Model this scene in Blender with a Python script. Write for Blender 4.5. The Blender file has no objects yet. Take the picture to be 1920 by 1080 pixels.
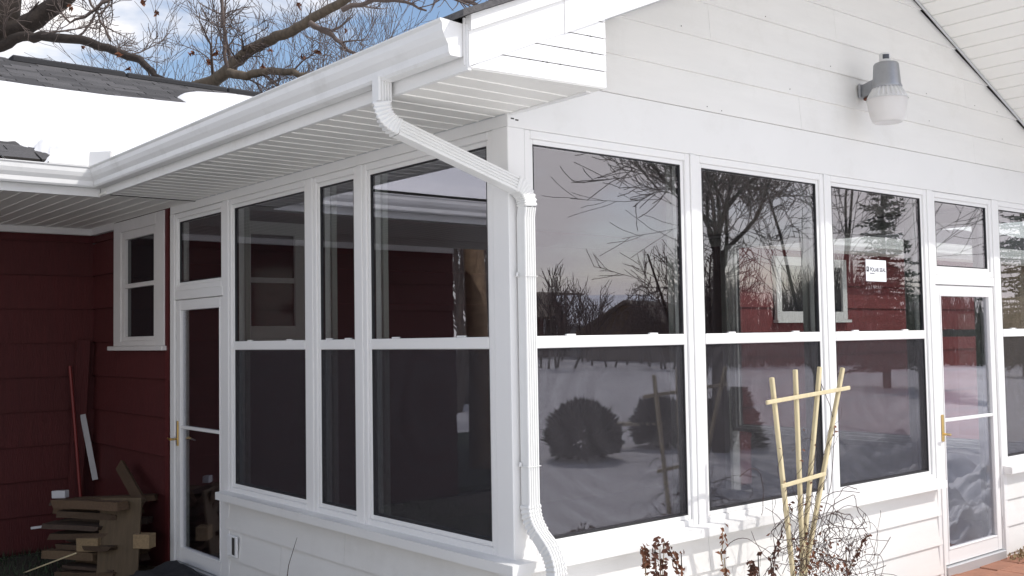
import bpy, bmesh, math, random
import numpy as np
from mathutils import Vector, Matrix
random.seed(7)
SC = bpy.context.scene
COL = SC.collection
# ------------------------------------------------------------------ camera
CF = 1947.33
CYAW, CPITCH, CROLL = [math.radians(a) for a in (50.397, 2.7485, -0.9258)]
CPOS = Vector((-2.9487, -3.5742, 1.5768))
cd = Vector((math.cos(CYAW)*math.cos(CPITCH), math.sin(CYAW)*math.cos(CPITCH), math.sin(CPITCH)))
cr0 = Vector((math.sin(CYAW), -math.cos(CYAW), 0)); cu0 = cr0.cross(cd)
CR = math.cos(CROLL)*cr0 + math.sin(CROLL)*cu0
CU = -math.sin(CROLL)*cr0 + math.cos(CROLL)*cu0
cam = bpy.data.cameras.new('camera'); cam.sensor_width = 36; cam.lens = CF/1920*36
cam.clip_start = 0.05; cam.clip_end = 2000
camo = bpy.data.objects.new('camera', cam); COL.objects.link(camo)
m = Matrix((CR, CU, -cd)).transposed().to_4x4(); m.translation = CPOS
camo.matrix_world = m
SC.camera = camo
# ------------------------------------------------------------------ sky and sun
SUN = Vector((0.428, -0.535, 0.728)).normalized()       # towards the sun
EL = math.asin(SUN.z); AZ = math.atan2(SUN.x, SUN.y)
W = bpy.data.worlds.new('World'); SC.world = W; W.use_nodes = True
wn, wl = W.node_tree.nodes, W.node_tree.links
wn.clear()
sky = wn.new('ShaderNodeTexSky'); sky.sky_type = 'NISHITA'; sky.sun_disc = False
sky.sun_elevation = EL; sky.sun_rotation = AZ; sky.air_density = 1.0; sky.dust_density = 1.5; sky.ozone_density = 1.5
tc = wn.new('ShaderNodeTexCoord')
mp = wn.new('ShaderNodeMapping'); mp.inputs['Scale'].default_value = (1.0, 1.0, 2.6); mp.inputs['Location'].default_value = (3.1, 1.7, 0.4)
nz = wn.new('ShaderNodeTexNoise'); nz.inputs['Scale'].default_value = 2.2; nz.inputs['Detail'].default_value = 7; nz.inputs['Roughness'].default_value = 0.58
rp = wn.new('ShaderNodeValToRGB'); rp.color_ramp.elements[0].position = 0.435; rp.color_ramp.elements[1].position = 0.585
sx = wn.new('ShaderNodeSeparateXYZ')
hz = wn.new('ShaderNodeMapRange'); hz.inputs['From Min'].default_value = 0.02; hz.inputs['From Max'].default_value = 0.30
hz.inputs['To Min'].default_value = 0.15; hz.inputs['To Max'].default_value = -0.05
ad = wn.new('ShaderNodeMath'); ad.operation = 'ADD'
mx = wn.new('ShaderNodeMix'); mx.data_type = 'RGBA'
mx.inputs['B'].default_value = (7.3, 6.95, 6.75, 1)
bg = wn.new('ShaderNodeBackground'); bg.inputs['Strength'].default_value = 0.145
wo = wn.new('ShaderNodeOutputWorld')
wl.new(tc.outputs['Generated'], mp.inputs['Vector']); wl.new(mp.outputs['Vector'], nz.inputs['Vector'])
wl.new(tc.outputs['Generated'], sx.inputs[0]); wl.new(sx.outputs['Z'], hz.inputs['Value'])
wl.new(nz.outputs['Fac'], ad.inputs[0]); wl.new(hz.outputs['Result'], ad.inputs[1])
wl.new(ad.outputs[0], rp.inputs['Fac']); wl.new(rp.outputs['Color'], mx.inputs['Factor'])
wl.new(sky.outputs['Color'], mx.inputs['A']); wl.new(mx.outputs['Result'], bg.inputs['Color']); wl.new(bg.outputs[0], wo.inputs[0])
sl = bpy.data.lights.new('sun', 'SUN'); sl.energy = 2.4; sl.angle = math.radians(0.53); sl.color = (1.0, 0.965, 0.92)
so = bpy.data.objects.new('sun', sl); COL.objects.link(so)
so.rotation_euler = (-SUN).to_track_quat('-Z', 'Y').to_euler(); so.location = SUN*40
SC.view_settings.view_transform = 'Standard'; SC.view_settings.look = 'None'
SC.view_settings.gamma = 1; SC.view_settings.use_curve_mapping = False
SC.view_settings.exposure = 0.28
SC.cycles.transparent_max_bounces = 24; SC.cycles.max_bounces = 10
SC.cycles.sample_clamp_indirect = 6
SC.cycles.use_denoising = True

# ------------------------------------------------------------------ camera maths for placing things seen in the photograph
def pix(px, py): return cd + CR*((px-960)/CF) + CU*((540-py)/CF)
def at(px, py, dist): return CPOS + pix(px, py)*dist
def on(px, py, ax, val):
    v = pix(px, py); i = 'xyz'.index(ax)
    return CPOS + v*((val-CPOS[i])/v[i])
def mir(px, py, dist):            # a thing whose reflection in the front windows shows at this pixel
    p = at(px, py, dist); return Vector((p.x, -p.y, p.z))

# ------------------------------------------------------------------ materials
MATS = {}
def mat(name, col, rough=0.5, spec=0.5, metal=0.0, var=0.0, vscale=6.0, bump=0.0, bscale=60.0, stretch=(1, 1, 1), rnd=0.0, stain=None, stscale=2.0, stamt=0.3, **kw):
    M = bpy.data.materials.new(name); M.use_nodes = True
    N, L = M.node_tree.nodes, M.node_tree.links
    b = N['Principled BSDF']
    b.inputs['Roughness'].default_value = rough; b.inputs['Metallic'].default_value = metal
    b.inputs['Specular IOR Level'].default_value = spec
    for k, v in kw.items(): b.inputs[k.replace('_', ' ')].default_value = v
    t = N.new('ShaderNodeTexCoord'); mpn = N.new('ShaderNodeMapping'); mpn.inputs['Scale'].default_value = stretch
    L.new(t.outputs['Object'], mpn.inputs['Vector'])
    cur = None
    rgb = N.new('ShaderNodeRGB'); rgb.outputs[0].default_value = (*col, 1); cur = rgb.outputs[0]
    if var:
        n = N.new('ShaderNodeTexNoise'); n.inputs['Scale'].default_value = vscale; n.inputs['Detail'].default_value = 6; n.inputs['Roughness'].default_value = 0.65
        L.new(mpn.outputs[0], n.inputs['Vector'])
        mr = N.new('ShaderNodeMapRange'); mr.inputs['From Min'].default_value = 0.25; mr.inputs['From Max'].default_value = 0.75
        mr.inputs['To Min'].default_value = 1-var; mr.inputs['To Max'].default_value = 1+var
        L.new(n.outputs['Fac'], mr.inputs['Value'])
        hs = N.new('ShaderNodeHueSaturation'); L.new(cur, hs.inputs['Color']); L.new(mr.outputs[0], hs.inputs['Value']); cur = hs.outputs[0]
    if rnd:
        oi = N.new('ShaderNodeObjectInfo')
        mr = N.new('ShaderNodeMapRange'); mr.inputs['To Min'].default_value = 1-rnd; mr.inputs['To Max'].default_value = 1+rnd
        L.new(oi.outputs['Random'], mr.inputs['Value'])
        hs = N.new('ShaderNodeHueSaturation'); L.new(cur, hs.inputs['Color']); L.new(mr.outputs[0], hs.inputs['Value']); cur = hs.outputs[0]
    if stain:
        n = N.new('ShaderNodeTexNoise'); n.inputs['Scale'].default_value = stscale; n.inputs['Detail'].default_value = 9; n.inputs['Roughness'].default_value = 0.72
        L.new(t.outputs['Object'], n.inputs['Vector'])
        r = N.new('ShaderNodeMapRange'); r.inputs['From Min'].default_value = 0.52; r.inputs['From Max'].default_value = 0.78
        r.inputs['To Max'].default_value = stamt; L.new(n.outputs['Fac'], r.inputs['Value'])
        mxx = N.new('ShaderNodeMix'); mxx.data_type = 'RGBA'; L.new(r.outputs[0], mxx.inputs['Factor']); L.new(cur, mxx.inputs['A'])
        mxx.inputs['B'].default_value = (*stain, 1); cur = mxx.outputs['Result']
    L.new(cur, b.inputs['Base Color'])
    if bump:
        n = N.new('ShaderNodeTexNoise'); n.inputs['Scale'].default_value = bscale; n.inputs['Detail'].default_value = 6
        L.new(mpn.outputs[0], n.inputs['Vector'])
        bp_ = N.new('ShaderNodeBump'); bp_.inputs['Strength'].default_value = bump; bp_.inputs['Distance'].default_value = 0.01
        L.new(n.outputs['Fac'], bp_.inputs['Height']); L.new(bp_.outputs[0], b.inputs['Normal'])
    MATS[name] = M; return M

def glass_mat(name, tint, base, gain, refl=(1, 1, 1), wave=0.0, rough=0.0):
    M = bpy.data.materials.new(name); M.use_nodes = True
    N, L = M.node_tree.nodes, M.node_tree.links; N.clear()
    o = N.new('ShaderNodeOutputMaterial'); tr = N.new('ShaderNodeBsdfTransparent'); tr.inputs[0].default_value = (*tint, 1)
    g = N.new('ShaderNodeBsdfGlossy'); g.inputs['Color'].default_value = (*refl, 1); g.inputs['Roughness'].default_value = rough
    ge = N.new('ShaderNodeNewGeometry'); dt = N.new('ShaderNodeVectorMath'); dt.operation = 'DOT_PRODUCT'
    L.new(ge.outputs['Incoming'], dt.inputs[0]); L.new(ge.outputs['Normal'], dt.inputs[1])
    def M_(op, a, b_=None, c_=None):
        x = N.new('ShaderNodeMath'); x.operation = op
        for i_, q_ in enumerate((a, b_, c_)):
            if q_ is None: continue
            if hasattr(q_, 'is_linked'): L.new(q_, x.inputs[i_])
            else: x.inputs[i_].default_value = q_
        return x.outputs[0]
    c1 = M_('SUBTRACT', 1.0, M_('ABSOLUTE', dt.outputs['Value'])); f5 = M_('MULTIPLY_ADD', M_('POWER', c1, 5.0), 0.96, 0.04)
    fac = M_('MULTIPLY_ADD', f5, gain, base)
    mi = N.new('ShaderNodeMixShader')
    L.new(fac, mi.inputs[0]); L.new(tr.outputs[0], mi.inputs[1]); L.new(g.outputs[0], mi.inputs[2])
    if wave:
        t = N.new('ShaderNodeTexCoord'); n = N.new('ShaderNodeTexNoise'); n.inputs['Scale'].default_value = 1.3; n.inputs['Detail'].default_value = 1
        L.new(t.outputs['Object'], n.inputs['Vector'])
        b = N.new('ShaderNodeBump'); b.inputs['Strength'].default_value = wave; b.inputs['Distance'].default_value = 0.02
        L.new(n.outputs['Fac'], b.inputs['Height']); L.new(b.outputs[0], g.inputs['Normal'])
    L.new(mi.outputs[0], o.inputs[0]); MATS[name] = M; return M

def screen_mat(name):
    M = bpy.data.materials.new(name); M.use_nodes = True
    N, L = M.node_tree.nodes, M.node_tree.links; N.clear()
    o = N.new('ShaderNodeOutputMaterial'); tr = N.new('ShaderNodeBsdfTransparent'); df = N.new('ShaderNodeBsdfDiffuse')
    df.inputs['Color'].default_value = (0.095, 0.09, 0.098, 1)
    t = N.new('ShaderNodeTexCoord'); wv = N.new('ShaderNodeTexWave'); wv.wave_type = 'RINGS'; wv.rings_direction = 'SPHERICAL'
    wv.inputs['Scale'].default_value = 4.2; wv.inputs['Distortion'].default_value = 7.0; wv.inputs['Detail'].default_value = 0.0; wv.inputs['Detail Scale'].default_value = 0.6
    mq = N.new('ShaderNodeMapping'); mq.inputs['Location'].default_value = (-.62, -.5, -.70); L.new(t.outputs['Generated'], mq.inputs['Vector'])
    L.new(mq.outputs[0], wv.inputs['Vector'])
    mr = N.new('ShaderNodeMapRange'); mr.inputs['To Min'].default_value = 0.15; mr.inputs['To Max'].default_value = 0.215
    L.new(wv.outputs['Fac'], mr.inputs['Value'])
    mi = N.new('ShaderNodeMixShader'); L.new(mr.outputs[0], mi.inputs[0]); L.new(tr.outputs[0], mi.inputs[1]); L.new(df.outputs[0], mi.inputs[2])
    L.new(mi.outputs[0], o.inputs[0]); MATS[name] = M; return M

mat('vinyl', (0.80, 0.795, 0.785), 0.38, var=0.02, vscale=1.5)
mat('trim_metal', (0.79, 0.785, 0.77), 0.42, var=0.025, vscale=1.2, stain=(0.52, 0.50, 0.44), stamt=0.20, stscale=3)
mat('siding_white', (0.78, 0.77, 0.745), 0.5, var=0.03, vscale=2.2, rnd=0.015, bump=0.08, bscale=40, stretch=(1, 1, 6), stain=(0.50, 0.48, 0.42), stamt=0.26, stscale=2.2)
mat('soffit_white', (0.80, 0.79, 0.75), 0.5, var=0.03, vscale=2.0, rnd=0.015)
mat('gutter_white', (0.78, 0.78, 0.77), 0.4, var=0.05, vscale=5, stretch=(1, .25, 4), stain=(0.36, 0.35, 0.31), stamt=0.35, stscale=3.2)
mat('downspout_white', (0.77, 0.77, 0.755), 0.36, var=0.03, vscale=3, stain=(0.5, 0.48, 0.44), stamt=0.15, stscale=8)
mat('old_paint', (0.82, 0.82, 0.82), 0.6, var=0.04, vscale=9, bump=0.25, bscale=30, stretch=(.3, 1, 3), stain=(0.5, 0.49, 0.46), stamt=0.15, stscale=14)
mat('crack_dark', (0.05, 0.045, 0.04), 0.9)
mat('red_shaded', (0.035, 0.008, 0.009), 0.75, var=0.16, vscale=5, rnd=0.06)  # siding red darkened, the porch's inner shade put into the colour
mat('red_siding_sunlit', (0.15, 0.019, 0.021), 0.75, var=0.2, vscale=5, rnd=0.08)  # same red paint lightened, the sunlight on this wall put into the colour
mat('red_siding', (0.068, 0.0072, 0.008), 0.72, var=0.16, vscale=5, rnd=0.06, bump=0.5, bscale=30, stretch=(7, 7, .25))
mat('red_trim', (0.085, 0.009, 0.010), 0.6, var=0.1)
mat('white_house_trim', (0.66, 0.64, 0.63), 0.55, var=0.05, vscale=3, stain=(0.4, 0.38, 0.36), stamt=0.2, stscale=5)
mat('asphalt_shingle', (0.078, 0.075, 0.076), 0.92, var=0.35, vscale=60, rnd=0.35, bump=0.5, bscale=180)
mat('ridge_black', (0.025, 0.025, 0.028), 0.8, var=0.3, vscale=40)
mat('snow', (0.87, 0.87, 0.87), 0.75, spec=0.25, var=0.035, vscale=3, bump=0.9, bscale=5)
mat('snow_ground', (0.88, 0.87, 0.855), 0.8, spec=0.2, var=0.05, vscale=0.6, bump=0.5, bscale=6)
mat('bark', (0.135, 0.105, 0.075), 0.9, var=0.45, vscale=14, stretch=(1, 1, .5), bump=0.9, bscale=26, stain=(0.20, 0.18, 0.13), stamt=0.5, stscale=3)
mat('bark_dark', (0.040, 0.030, 0.024), 0.9, var=0.4, vscale=14, bump=0.8, bscale=26)
mat('bark_light', (0.26, 0.18, 0.11), 0.9, var=0.35, vscale=10, bump=0.6)
mat('bark_grey', (0.085, 0.070, 0.060), 0.9, var=0.3, vscale=14, bump=0.5)
mat('twig', (0.105, 0.080, 0.070), 0.85, rnd=0.2)
mat('needles', (0.020, 0.034, 0.018), 0.75, var=0.5, vscale=5)
mat('needles_dull', (0.024, 0.030, 0.020), 0.8, var=0.5, vscale=8)
mat('dead_leaf', (0.16, 0.062, 0.030), 0.8, var=0.5, vscale=25, rnd=0.2)
mat('dead_leaf_dark', (0.11, 0.045, 0.028), 0.8, var=0.5, vscale=30, rnd=0.2)
mat('vine_stem', (0.055, 0.030, 0.026), 0.8, var=0.3, vscale=20)
mat('straw_stem', (0.30, 0.22, 0.12), 0.8, var=0.3, vscale=20)
mat('trellis_wood', (0.62, 0.53, 0.33), 0.65, var=0.14, vscale=12, stretch=(3, 3, .4), bump=0.2, bscale=60, stain=(0.38, 0.30, 0.17), stamt=0.35, stscale=10)
for i, c in enumerate([(0.085, 0.052, 0.030), (0.13, 0.085, 0.048), (0.055, 0.035, 0.025), (0.22, 0.155, 0.085)]):
    mat('lumber%d' % i, c, 0.8, var=0.25, vscale=9, stretch=(.6, 8, 8), bump=0.35, bscale=40, rnd=0.25)
mat('plywood', (0.095, 0.066, 0.038), 0.8, var=0.22, vscale=6, stretch=(6, 6, .6), bump=0.2)
mat('trim_strip', (0.48, 0.48, 0.50), 0.6, var=0.05)
mat('red_pole', (0.17, 0.016, 0.015), 0.5, var=0.1)
mat('dirty_concrete', (0.24, 0.235, 0.22), 0.9, var=0.25, vscale=10, bump=0.5)
mat('rubber', (0.020, 0.020, 0.024), 0.85, var=0.3, vscale=30, bump=0.6, bscale=90)
mat('terracotta', (0.34, 0.155, 0.095), 0.8, var=0.25, vscale=7, rnd=0.12, bump=0.4, bscale=40, stain=(0.30, 0.24, 0.2), stamt=0.4, stscale=5)
mat('soil', (0.050, 0.045, 0.034), 0.95, var=0.4, vscale=20, bump=0.9, bscale=40)
mat('grass_dull', (0.030, 0.050, 0.024), 0.9, var=0.5, vscale=12)
mat('galvanised', (0.36, 0.37, 0.39), 0.38, metal=0.8, var=0.12, vscale=9, stain=(0.20, 0.19, 0.18), stamt=0.4, stscale=9)
mat('reflector', (0.66, 0.66, 0.66), 0.4, metal=0.35, var=0.08, vscale=8)
mat('lamp_plastic', (0.80, 0.78, 0.76), 0.28, var=0.03, vscale=4, Transmission_Weight=0.25, stain=(0.6, 0.52, 0.46), stamt=0.25, stscale=7)
mat('photocell', (0.68, 0.68, 0.68), 0.5)
mat('dark_label', (0.06, 0.065, 0.08), 0.4, var=0.3, vscale=50)
mat('rust', (0.17, 0.07, 0.045), 0.9, var=0.4, vscale=30)
mat('brass', (0.62, 0.43, 0.16), 0.28, metal=0.9, var=0.1)
mat('aluminium', (0.55, 0.56, 0.57), 0.4, metal=0.4)
mat('black_gasket', (0.02, 0.02, 0.022), 0.6)
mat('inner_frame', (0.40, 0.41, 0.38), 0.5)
mat('porch_floor', (0.075, 0.065, 0.06), 0.7, var=0.25, vscale=8, stretch=(1, 8, 1))
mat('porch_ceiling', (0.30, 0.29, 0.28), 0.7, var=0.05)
mat('brick_tan', (0.20, 0.145, 0.10), 0.85, var=0.25, vscale=10, rnd=0.15)
mat('grey_siding', (0.25, 0.24, 0.23), 0.7, var=0.1)
mat('tan_roof', (0.17, 0.135, 0.10), 0.9, var=0.2, vscale=8)
mat('dark_window', (0.015, 0.017, 0.02), 0.08)
mat('paper', (0.80, 0.81, 0.84), 0.6)
mat('ink', (0.015, 0.015, 0.018), 0.6)
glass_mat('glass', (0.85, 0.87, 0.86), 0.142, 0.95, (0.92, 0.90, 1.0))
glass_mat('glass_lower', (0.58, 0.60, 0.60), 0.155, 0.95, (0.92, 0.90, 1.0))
glass_mat('glass_far', (0.97, 0.98, 0.97), 0.02, 0.8)
screen_mat('insect_mesh')

# ------------------------------------------------------------------ mesh helpers
ORG = {}
class MB:
    def __init__(s): s.v = []; s.f = []; s.smooth = []
    def add(s, vs, fs, sm=False):
        k = len(s.v); s.v += [tuple(v) for v in vs]; s.f += [tuple(i+k for i in f) for f in fs]; s.smooth += [sm]*len(fs); return s
    def box(s, x0, x1, y0, y1, z0, z1, M=None, ch=0.0):
        if x0 > x1: x0, x1 = x1, x0
        if y0 > y1: y0, y1 = y1, y0
        if z0 > z1: z0, z1 = z1, z0
        if ch > 0:
            bm = bmesh.new(); bmesh.ops.create_cube(bm, size=1)
            for v in bm.verts: v.co = Vector(((x0+x1)/2+v.co.x*(x1-x0), (y0+y1)/2+v.co.y*(y1-y0), (z0+z1)/2+v.co.z*(z1-z0)))
            bmesh.ops.bevel(bm, geom=bm.edges[:], offset=min(ch, (x1-x0)*.4, (y1-y0)*.4, (z1-z0)*.4), segments=1, affect='EDGES')
            bm.verts.index_update()
            vs = [v.co.copy() for v in bm.verts]; fs = [[v.index for v in f.verts] for f in bm.faces]; bm.free()
        else:
            vs = [Vector((x, y, z)) for z in (z0, z1) for y in (y0, y1) for x in (x0, x1)]
            fs = [(0, 2, 3, 1), (4, 5, 7, 6), (0, 1, 5, 4), (2, 6, 7, 3), (0, 4, 6, 2), (1, 3, 7, 5)]
        if M: vs = [M @ v for v in vs]
        return s.add(vs, fs)
    def loft(s, rings, closed=True, caps=True, sm=False):
        n = len(rings[0]); vs = [p for r in rings for p in r]; fs = []
        for i in range(len(rings)-1):
            for j in range(n if closed else n-1):
                k = (j+1) % n; fs.append((i*n+j, i*n+k, (i+1)*n+k, (i+1)*n+j))
        s.add(vs, fs, sm)
        if caps and closed:
            s.add(rings[0], [tuple(range(n))[::-1]]); s.add(rings[-1], [tuple(range(n))])
        return s
    def tube(s, pts, rad, n=6, sm=True, caps=True):
        pts = [Vector(p) for p in pts]
        if not hasattr(rad, '__len__'): rad = [rad]*len(pts)
        rings = []; ref = None
        for i, p in enumerate(pts):
            t = (pts[min(i+1, len(pts)-1)]-pts[max(i-1, 0)])
            t = t.normalized() if t.length > 1e-9 else Vector((0, 0, 1))
            if ref is None: ref = Vector((0, 0, 1)) if abs(t.z) < .8 else Vector((1, 0, 0))
            a = (ref - t*ref.dot(t))
            a = a.normalized() if a.length > 1e-6 else t.orthogonal().normalized()
            ref = a; b = t.cross(a)
            rings.append([p + (a*math.cos(2*math.pi*j/n) + b*math.sin(2*math.pi*j/n))*rad[i] for j in range(n)])
        return s.loft(rings, caps=caps, sm=sm)
    def bar(s, a, b, w, h, up=(0, 0, 1), ch=0.0):
        a, b = Vector(a), Vector(b); t = b-a; L = t.length; t.normalize()
        u = Vector(up); u = (u-t*u.dot(t)).normalized(); r = t.cross(u)
        M = Matrix((t, r, u)).transposed().to_4x4(); M.translation = a
        return s.box(0, L, -w/2, w/2, -h/2, h/2, M, ch)
    def lathe(s, prof, c, n=28, axis=None, sm=True):
        c = Vector(c); rings = []
        for r, z in prof: rings.append([c+Vector((r*math.cos(2*math.pi*j/n), r*math.sin(2*math.pi*j/n), z)) for j in range(n)])
        return s.loft(rings, sm=sm)
    def poly(s, pts): return s.add(pts, [tuple(range(len(pts)))])
    def prism(s, base, off):
        base = [Vector(p) for p in base]; off = Vector(off); n = len(base)
        return s.loft([base, [p+off for p in base]])
    def build(s, name, m, parent=None, kind=None, label=None):
        org = ORG.get(parent.name, Vector((0, 0, 0))) if parent else Vector((0, 0, 0))
        me = bpy.data.meshes.new(name)
        me.from_pydata([(v[0]-org.x, v[1]-org.y, v[2]-org.z) for v in s.v], [], s.f)
        if any(s.smooth): me.polygons.foreach_set('use_smooth', s.smooth)
        bm = bmesh.new(); bm.from_mesh(me)
        if len(bm.faces) < 60000: bmesh.ops.recalc_face_normals(bm, faces=bm.faces)
        bm.to_mesh(me); bm.free()
        me.materials.append(MATS[m]); me.update()
        o = bpy.data.objects.new(name, me); COL.objects.link(o)
        if parent: o.parent = parent
        ORG[o.name] = org
        if kind: o['kind'] = kind
        if label: o['label'] = label
        return o
def tag(o, label, cat, group=None):
    o['label'] = label; o['category'] = cat
    if group: o['group'] = group
    return o
def thing(name, loc, label, cat, group=None):
    o = bpy.data.objects.new(name, None); COL.objects.link(o); o.location = loc; o.empty_display_size = .1
    ORG[o.name] = Vector(loc); return tag(o, label, cat, group)
def inst(src, name, parent, loc, rot=(0, 0, 0), m=None):
    o = src.copy(); o.name = name; COL.objects.link(o); o.parent = parent
    o.location = Vector(loc)-ORG[parent.name]; o.rotation_euler = rot; return o

# ================================================================== SETTING: ground
def gz(x, y):
    d = max(0, -y-9)
    z = -0.12 + 0.018*d + 0.06*math.sin(x*.35+1)*math.cos(y*.28)
    if y > -1.2 and -1.5 < x < 6.2: z = min(z, -0.1)
    if x > -8.5 and y > -.5: z = -0.22
    return z
def grid(x0, x1, y0, y1, st, fn):
    nx, ny = int((x1-x0)/st)+1, int((y1-y0)/st)+1
    vs = [(x0+i*st, y0+j*st, fn(x0+i*st, y0+j*st)) for j in range(ny) for i in range(nx)]
    fs = [(j*nx+i, j*nx+i+1, (j+1)*nx+i+1, (j+1)*nx+i) for j in range(ny-1) for i in range(nx-1)]
    return MB().add(vs, fs, True)
g = MB(); g.add([(-400, -400, -.35), (400, -400, -.35), (400, 400, -.35), (-400, 400, -.35)], [(0, 1, 2, 3)])
g.build('ground', 'snow_ground', None, 'structure')
def gz2(x, y):
    e = min(x+70, 90-x, y+80, 30-y)
    return gz(x, y) - (0.6 if e < 2 else 0)
grid(-70, 90, -80, 30, 1.0, gz2).build('snowy_ground', 'snow_ground', None, 'structure')
gb = MB()
gb.add([(x, y, -.126 + .012*math.sin(x*9)*math.cos(y*7)) for y in np.arange(-.6, 5.71, .22) for x in np.arange(-8.6, .02, .2)], [], True)
nx_, ny_ = len(np.arange(-8.6, .02, .2)), len(np.arange(-.6, 5.71, .22))
gb.f = [(j*nx_+i, j*nx_+i+1, (j+1)*nx_+i+1, (j+1)*nx_+i) for j in range(ny_-1) for i in range(nx_-1)]; gb.smooth = [True]*len(gb.f)
gb.build('bare_ground', 'soil', None, 'structure')
MB().box(-10.5, -3.87, 5.95, 11.5, -.16, -.105).build('grass_ground', 'grass_dull', None, 'structure')
gr = MB()
for _ in range(5200):
    x, y = random.uniform(-3.4, -.05), random.uniform(2.6, 5.6)
    h = random.uniform(.03, .075); a = random.uniform(0, 6.28); w = .005
    dx, dy = math.cos(a)*w, math.sin(a)*w; lx, ly = random.uniform(-.03, .03), random.uniform(-.03, .03)
    gr.add([(x-dx, y-dy, -.13), (x+dx, y+dy, -.13), (x+lx, y+ly, -.13+h)], [(0, 1, 2)])
gr.build('grass', 'grass_dull', None, 'stuff')
s = MB(); s.box(2.9, 6.6, -1.3, .55, -.16, -.102); s.build('patio_ground', 'soil', None, 'structure')
pt = s.build.__self__
patio = MB().box(3.2, 6.0, -1.06, .06, -.1015, -.075).build('patio', 'soil', None, 'structure')
tp = MB().box(0, .292, 0, .292, -.03, .004, ch=.006).build('tile', 'terracotta', patio)
tp.location = (3.22, -1.04, -.052)
for i in range(9):
    for j in range(4):
        if i == 0 and j == 0: continue
        o = tp.copy(); o.name = 'tile'; COL.objects.link(o); o.parent = patio
        if i > 4 and j == 3: o.location = (3.22+.30*i, -1.04+.30*j-.02, -.075)
        else: o.location = (3.22+.30*i+random.uniform(-.003, .003), -1.04+.30*j-.02, -.052+random.uniform(-.004, .004))
        o.rotation_euler = (random.uniform(-.012, .012), random.uniform(-.012, .012), random.uniform(-.01, .01))

# ================================================================== SUNROOM
SUNR = thing('sunroom', (2.83, 2.0, -.1), 'white glazed sunroom with gable roof built onto the red house', 'sunroom')
D, XW = 3.95, 5.65
class Face:
    def __init__(s, kind): s.k = kind
    def p(s, u, o, z):
        return {'L': (-o, u, z), 'R': (u, -o, z), 'E': (XW+o, u, z)}[s.k]
    def box(s, mb, u0, u1, o0, o1, z0, z1, ch=0.0):
        a, b = s.p(u0, o0, z0), s.p(u1, o1, z1)
        return mb.box(a[0], b[0], a[1], b[1], a[2], b[2], None, ch)
T, B, M1, M2 = 2.463, 0.655, 1.583, 1.527
def ring(F, mb, u0, u1, z0, z1, w, o0, o1, ch=0.0, wb=None):   # a frame round the opening u0..u1, z0..z1, w wide outward
    wb = wb or w
    F.box(mb, u0-w, u0, o0, o1, z0-wb, z1+w, ch); F.box(mb, u1, u1+w, o0, o1, z0-wb, z1+w, ch)
    F.box(mb, u0, u1, o0, o1, z1, z1+w, ch); F.box(mb, u0, u1, o0, o1, z0-wb, z0, ch)
GL = {'L': 'glass', 'R': 'glass', 'E': 'glass_far'}
def window(F, u0, u1, z0, z1, rail=True, inner=True, lowscreen=True):
    lowscreen = F.k != 'E'
    fr = MB(); ring(F, fr, u0-.024, u1+.024, z0-.024, z1+.024, .038, -.085, .010, .004)
    fo = fr.build('window', 'vinyl', SUNR)
    sa = MB(); ring(F, sa, u0, u1, z0, z1, .024, -.06, -.002, .003); sa.build('sash', 'vinyl', fo)
    ga = MB()
    F.box(ga, u0, u0+.006, -.030, -.004, z0, z1); F.box(ga, u1-.006, u1, -.030, -.004, z0, z1)
    F.box(ga, u0+.006, u1-.006, -.030, -.004, z0, z0+.007); F.box(ga, u0+.006, u1-.006, -.030, -.004, z1-.004, z1)
    ga.build('gasket', 'black_gasket', fo)
    gl = MB()
    if rail:
        r = MB(); F.box(r, u0+.0005, u1-.0005, -.055, .001, M2, M1, .004); ro = r.build('meeting_rail', 'vinyl', fo)
        for q in (.22, .78):
            uu = u0+(u1-u0)*q; F.box(r2 := MB(), uu-.03, uu+.03, -.02, -.004, M1+.0005, M1+.008, .002); r2.build('latch', 'vinyl', fo)
        F.box(gl, u0+.004, u1-.004, -.016, -.012, M1, z1-.003); gl.build('upper_pane', GL[F.k], fo)
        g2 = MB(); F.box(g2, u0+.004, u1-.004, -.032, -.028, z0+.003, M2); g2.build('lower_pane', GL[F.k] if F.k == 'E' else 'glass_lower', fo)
        if lowscreen:
            F.box(sc_ := MB(), u0+.006, u1-.006, -.0125, -.0115, z0+.007, M2); so_ = sc_.build('insect_screen', 'insect_mesh', fo)
    else:
        F.box(gl, u0+.004, u1-.004, -.016, -.012, z0+.003, z1-.003); gl.build('upper_pane', GL[F.k], fo)
    return fo
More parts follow.
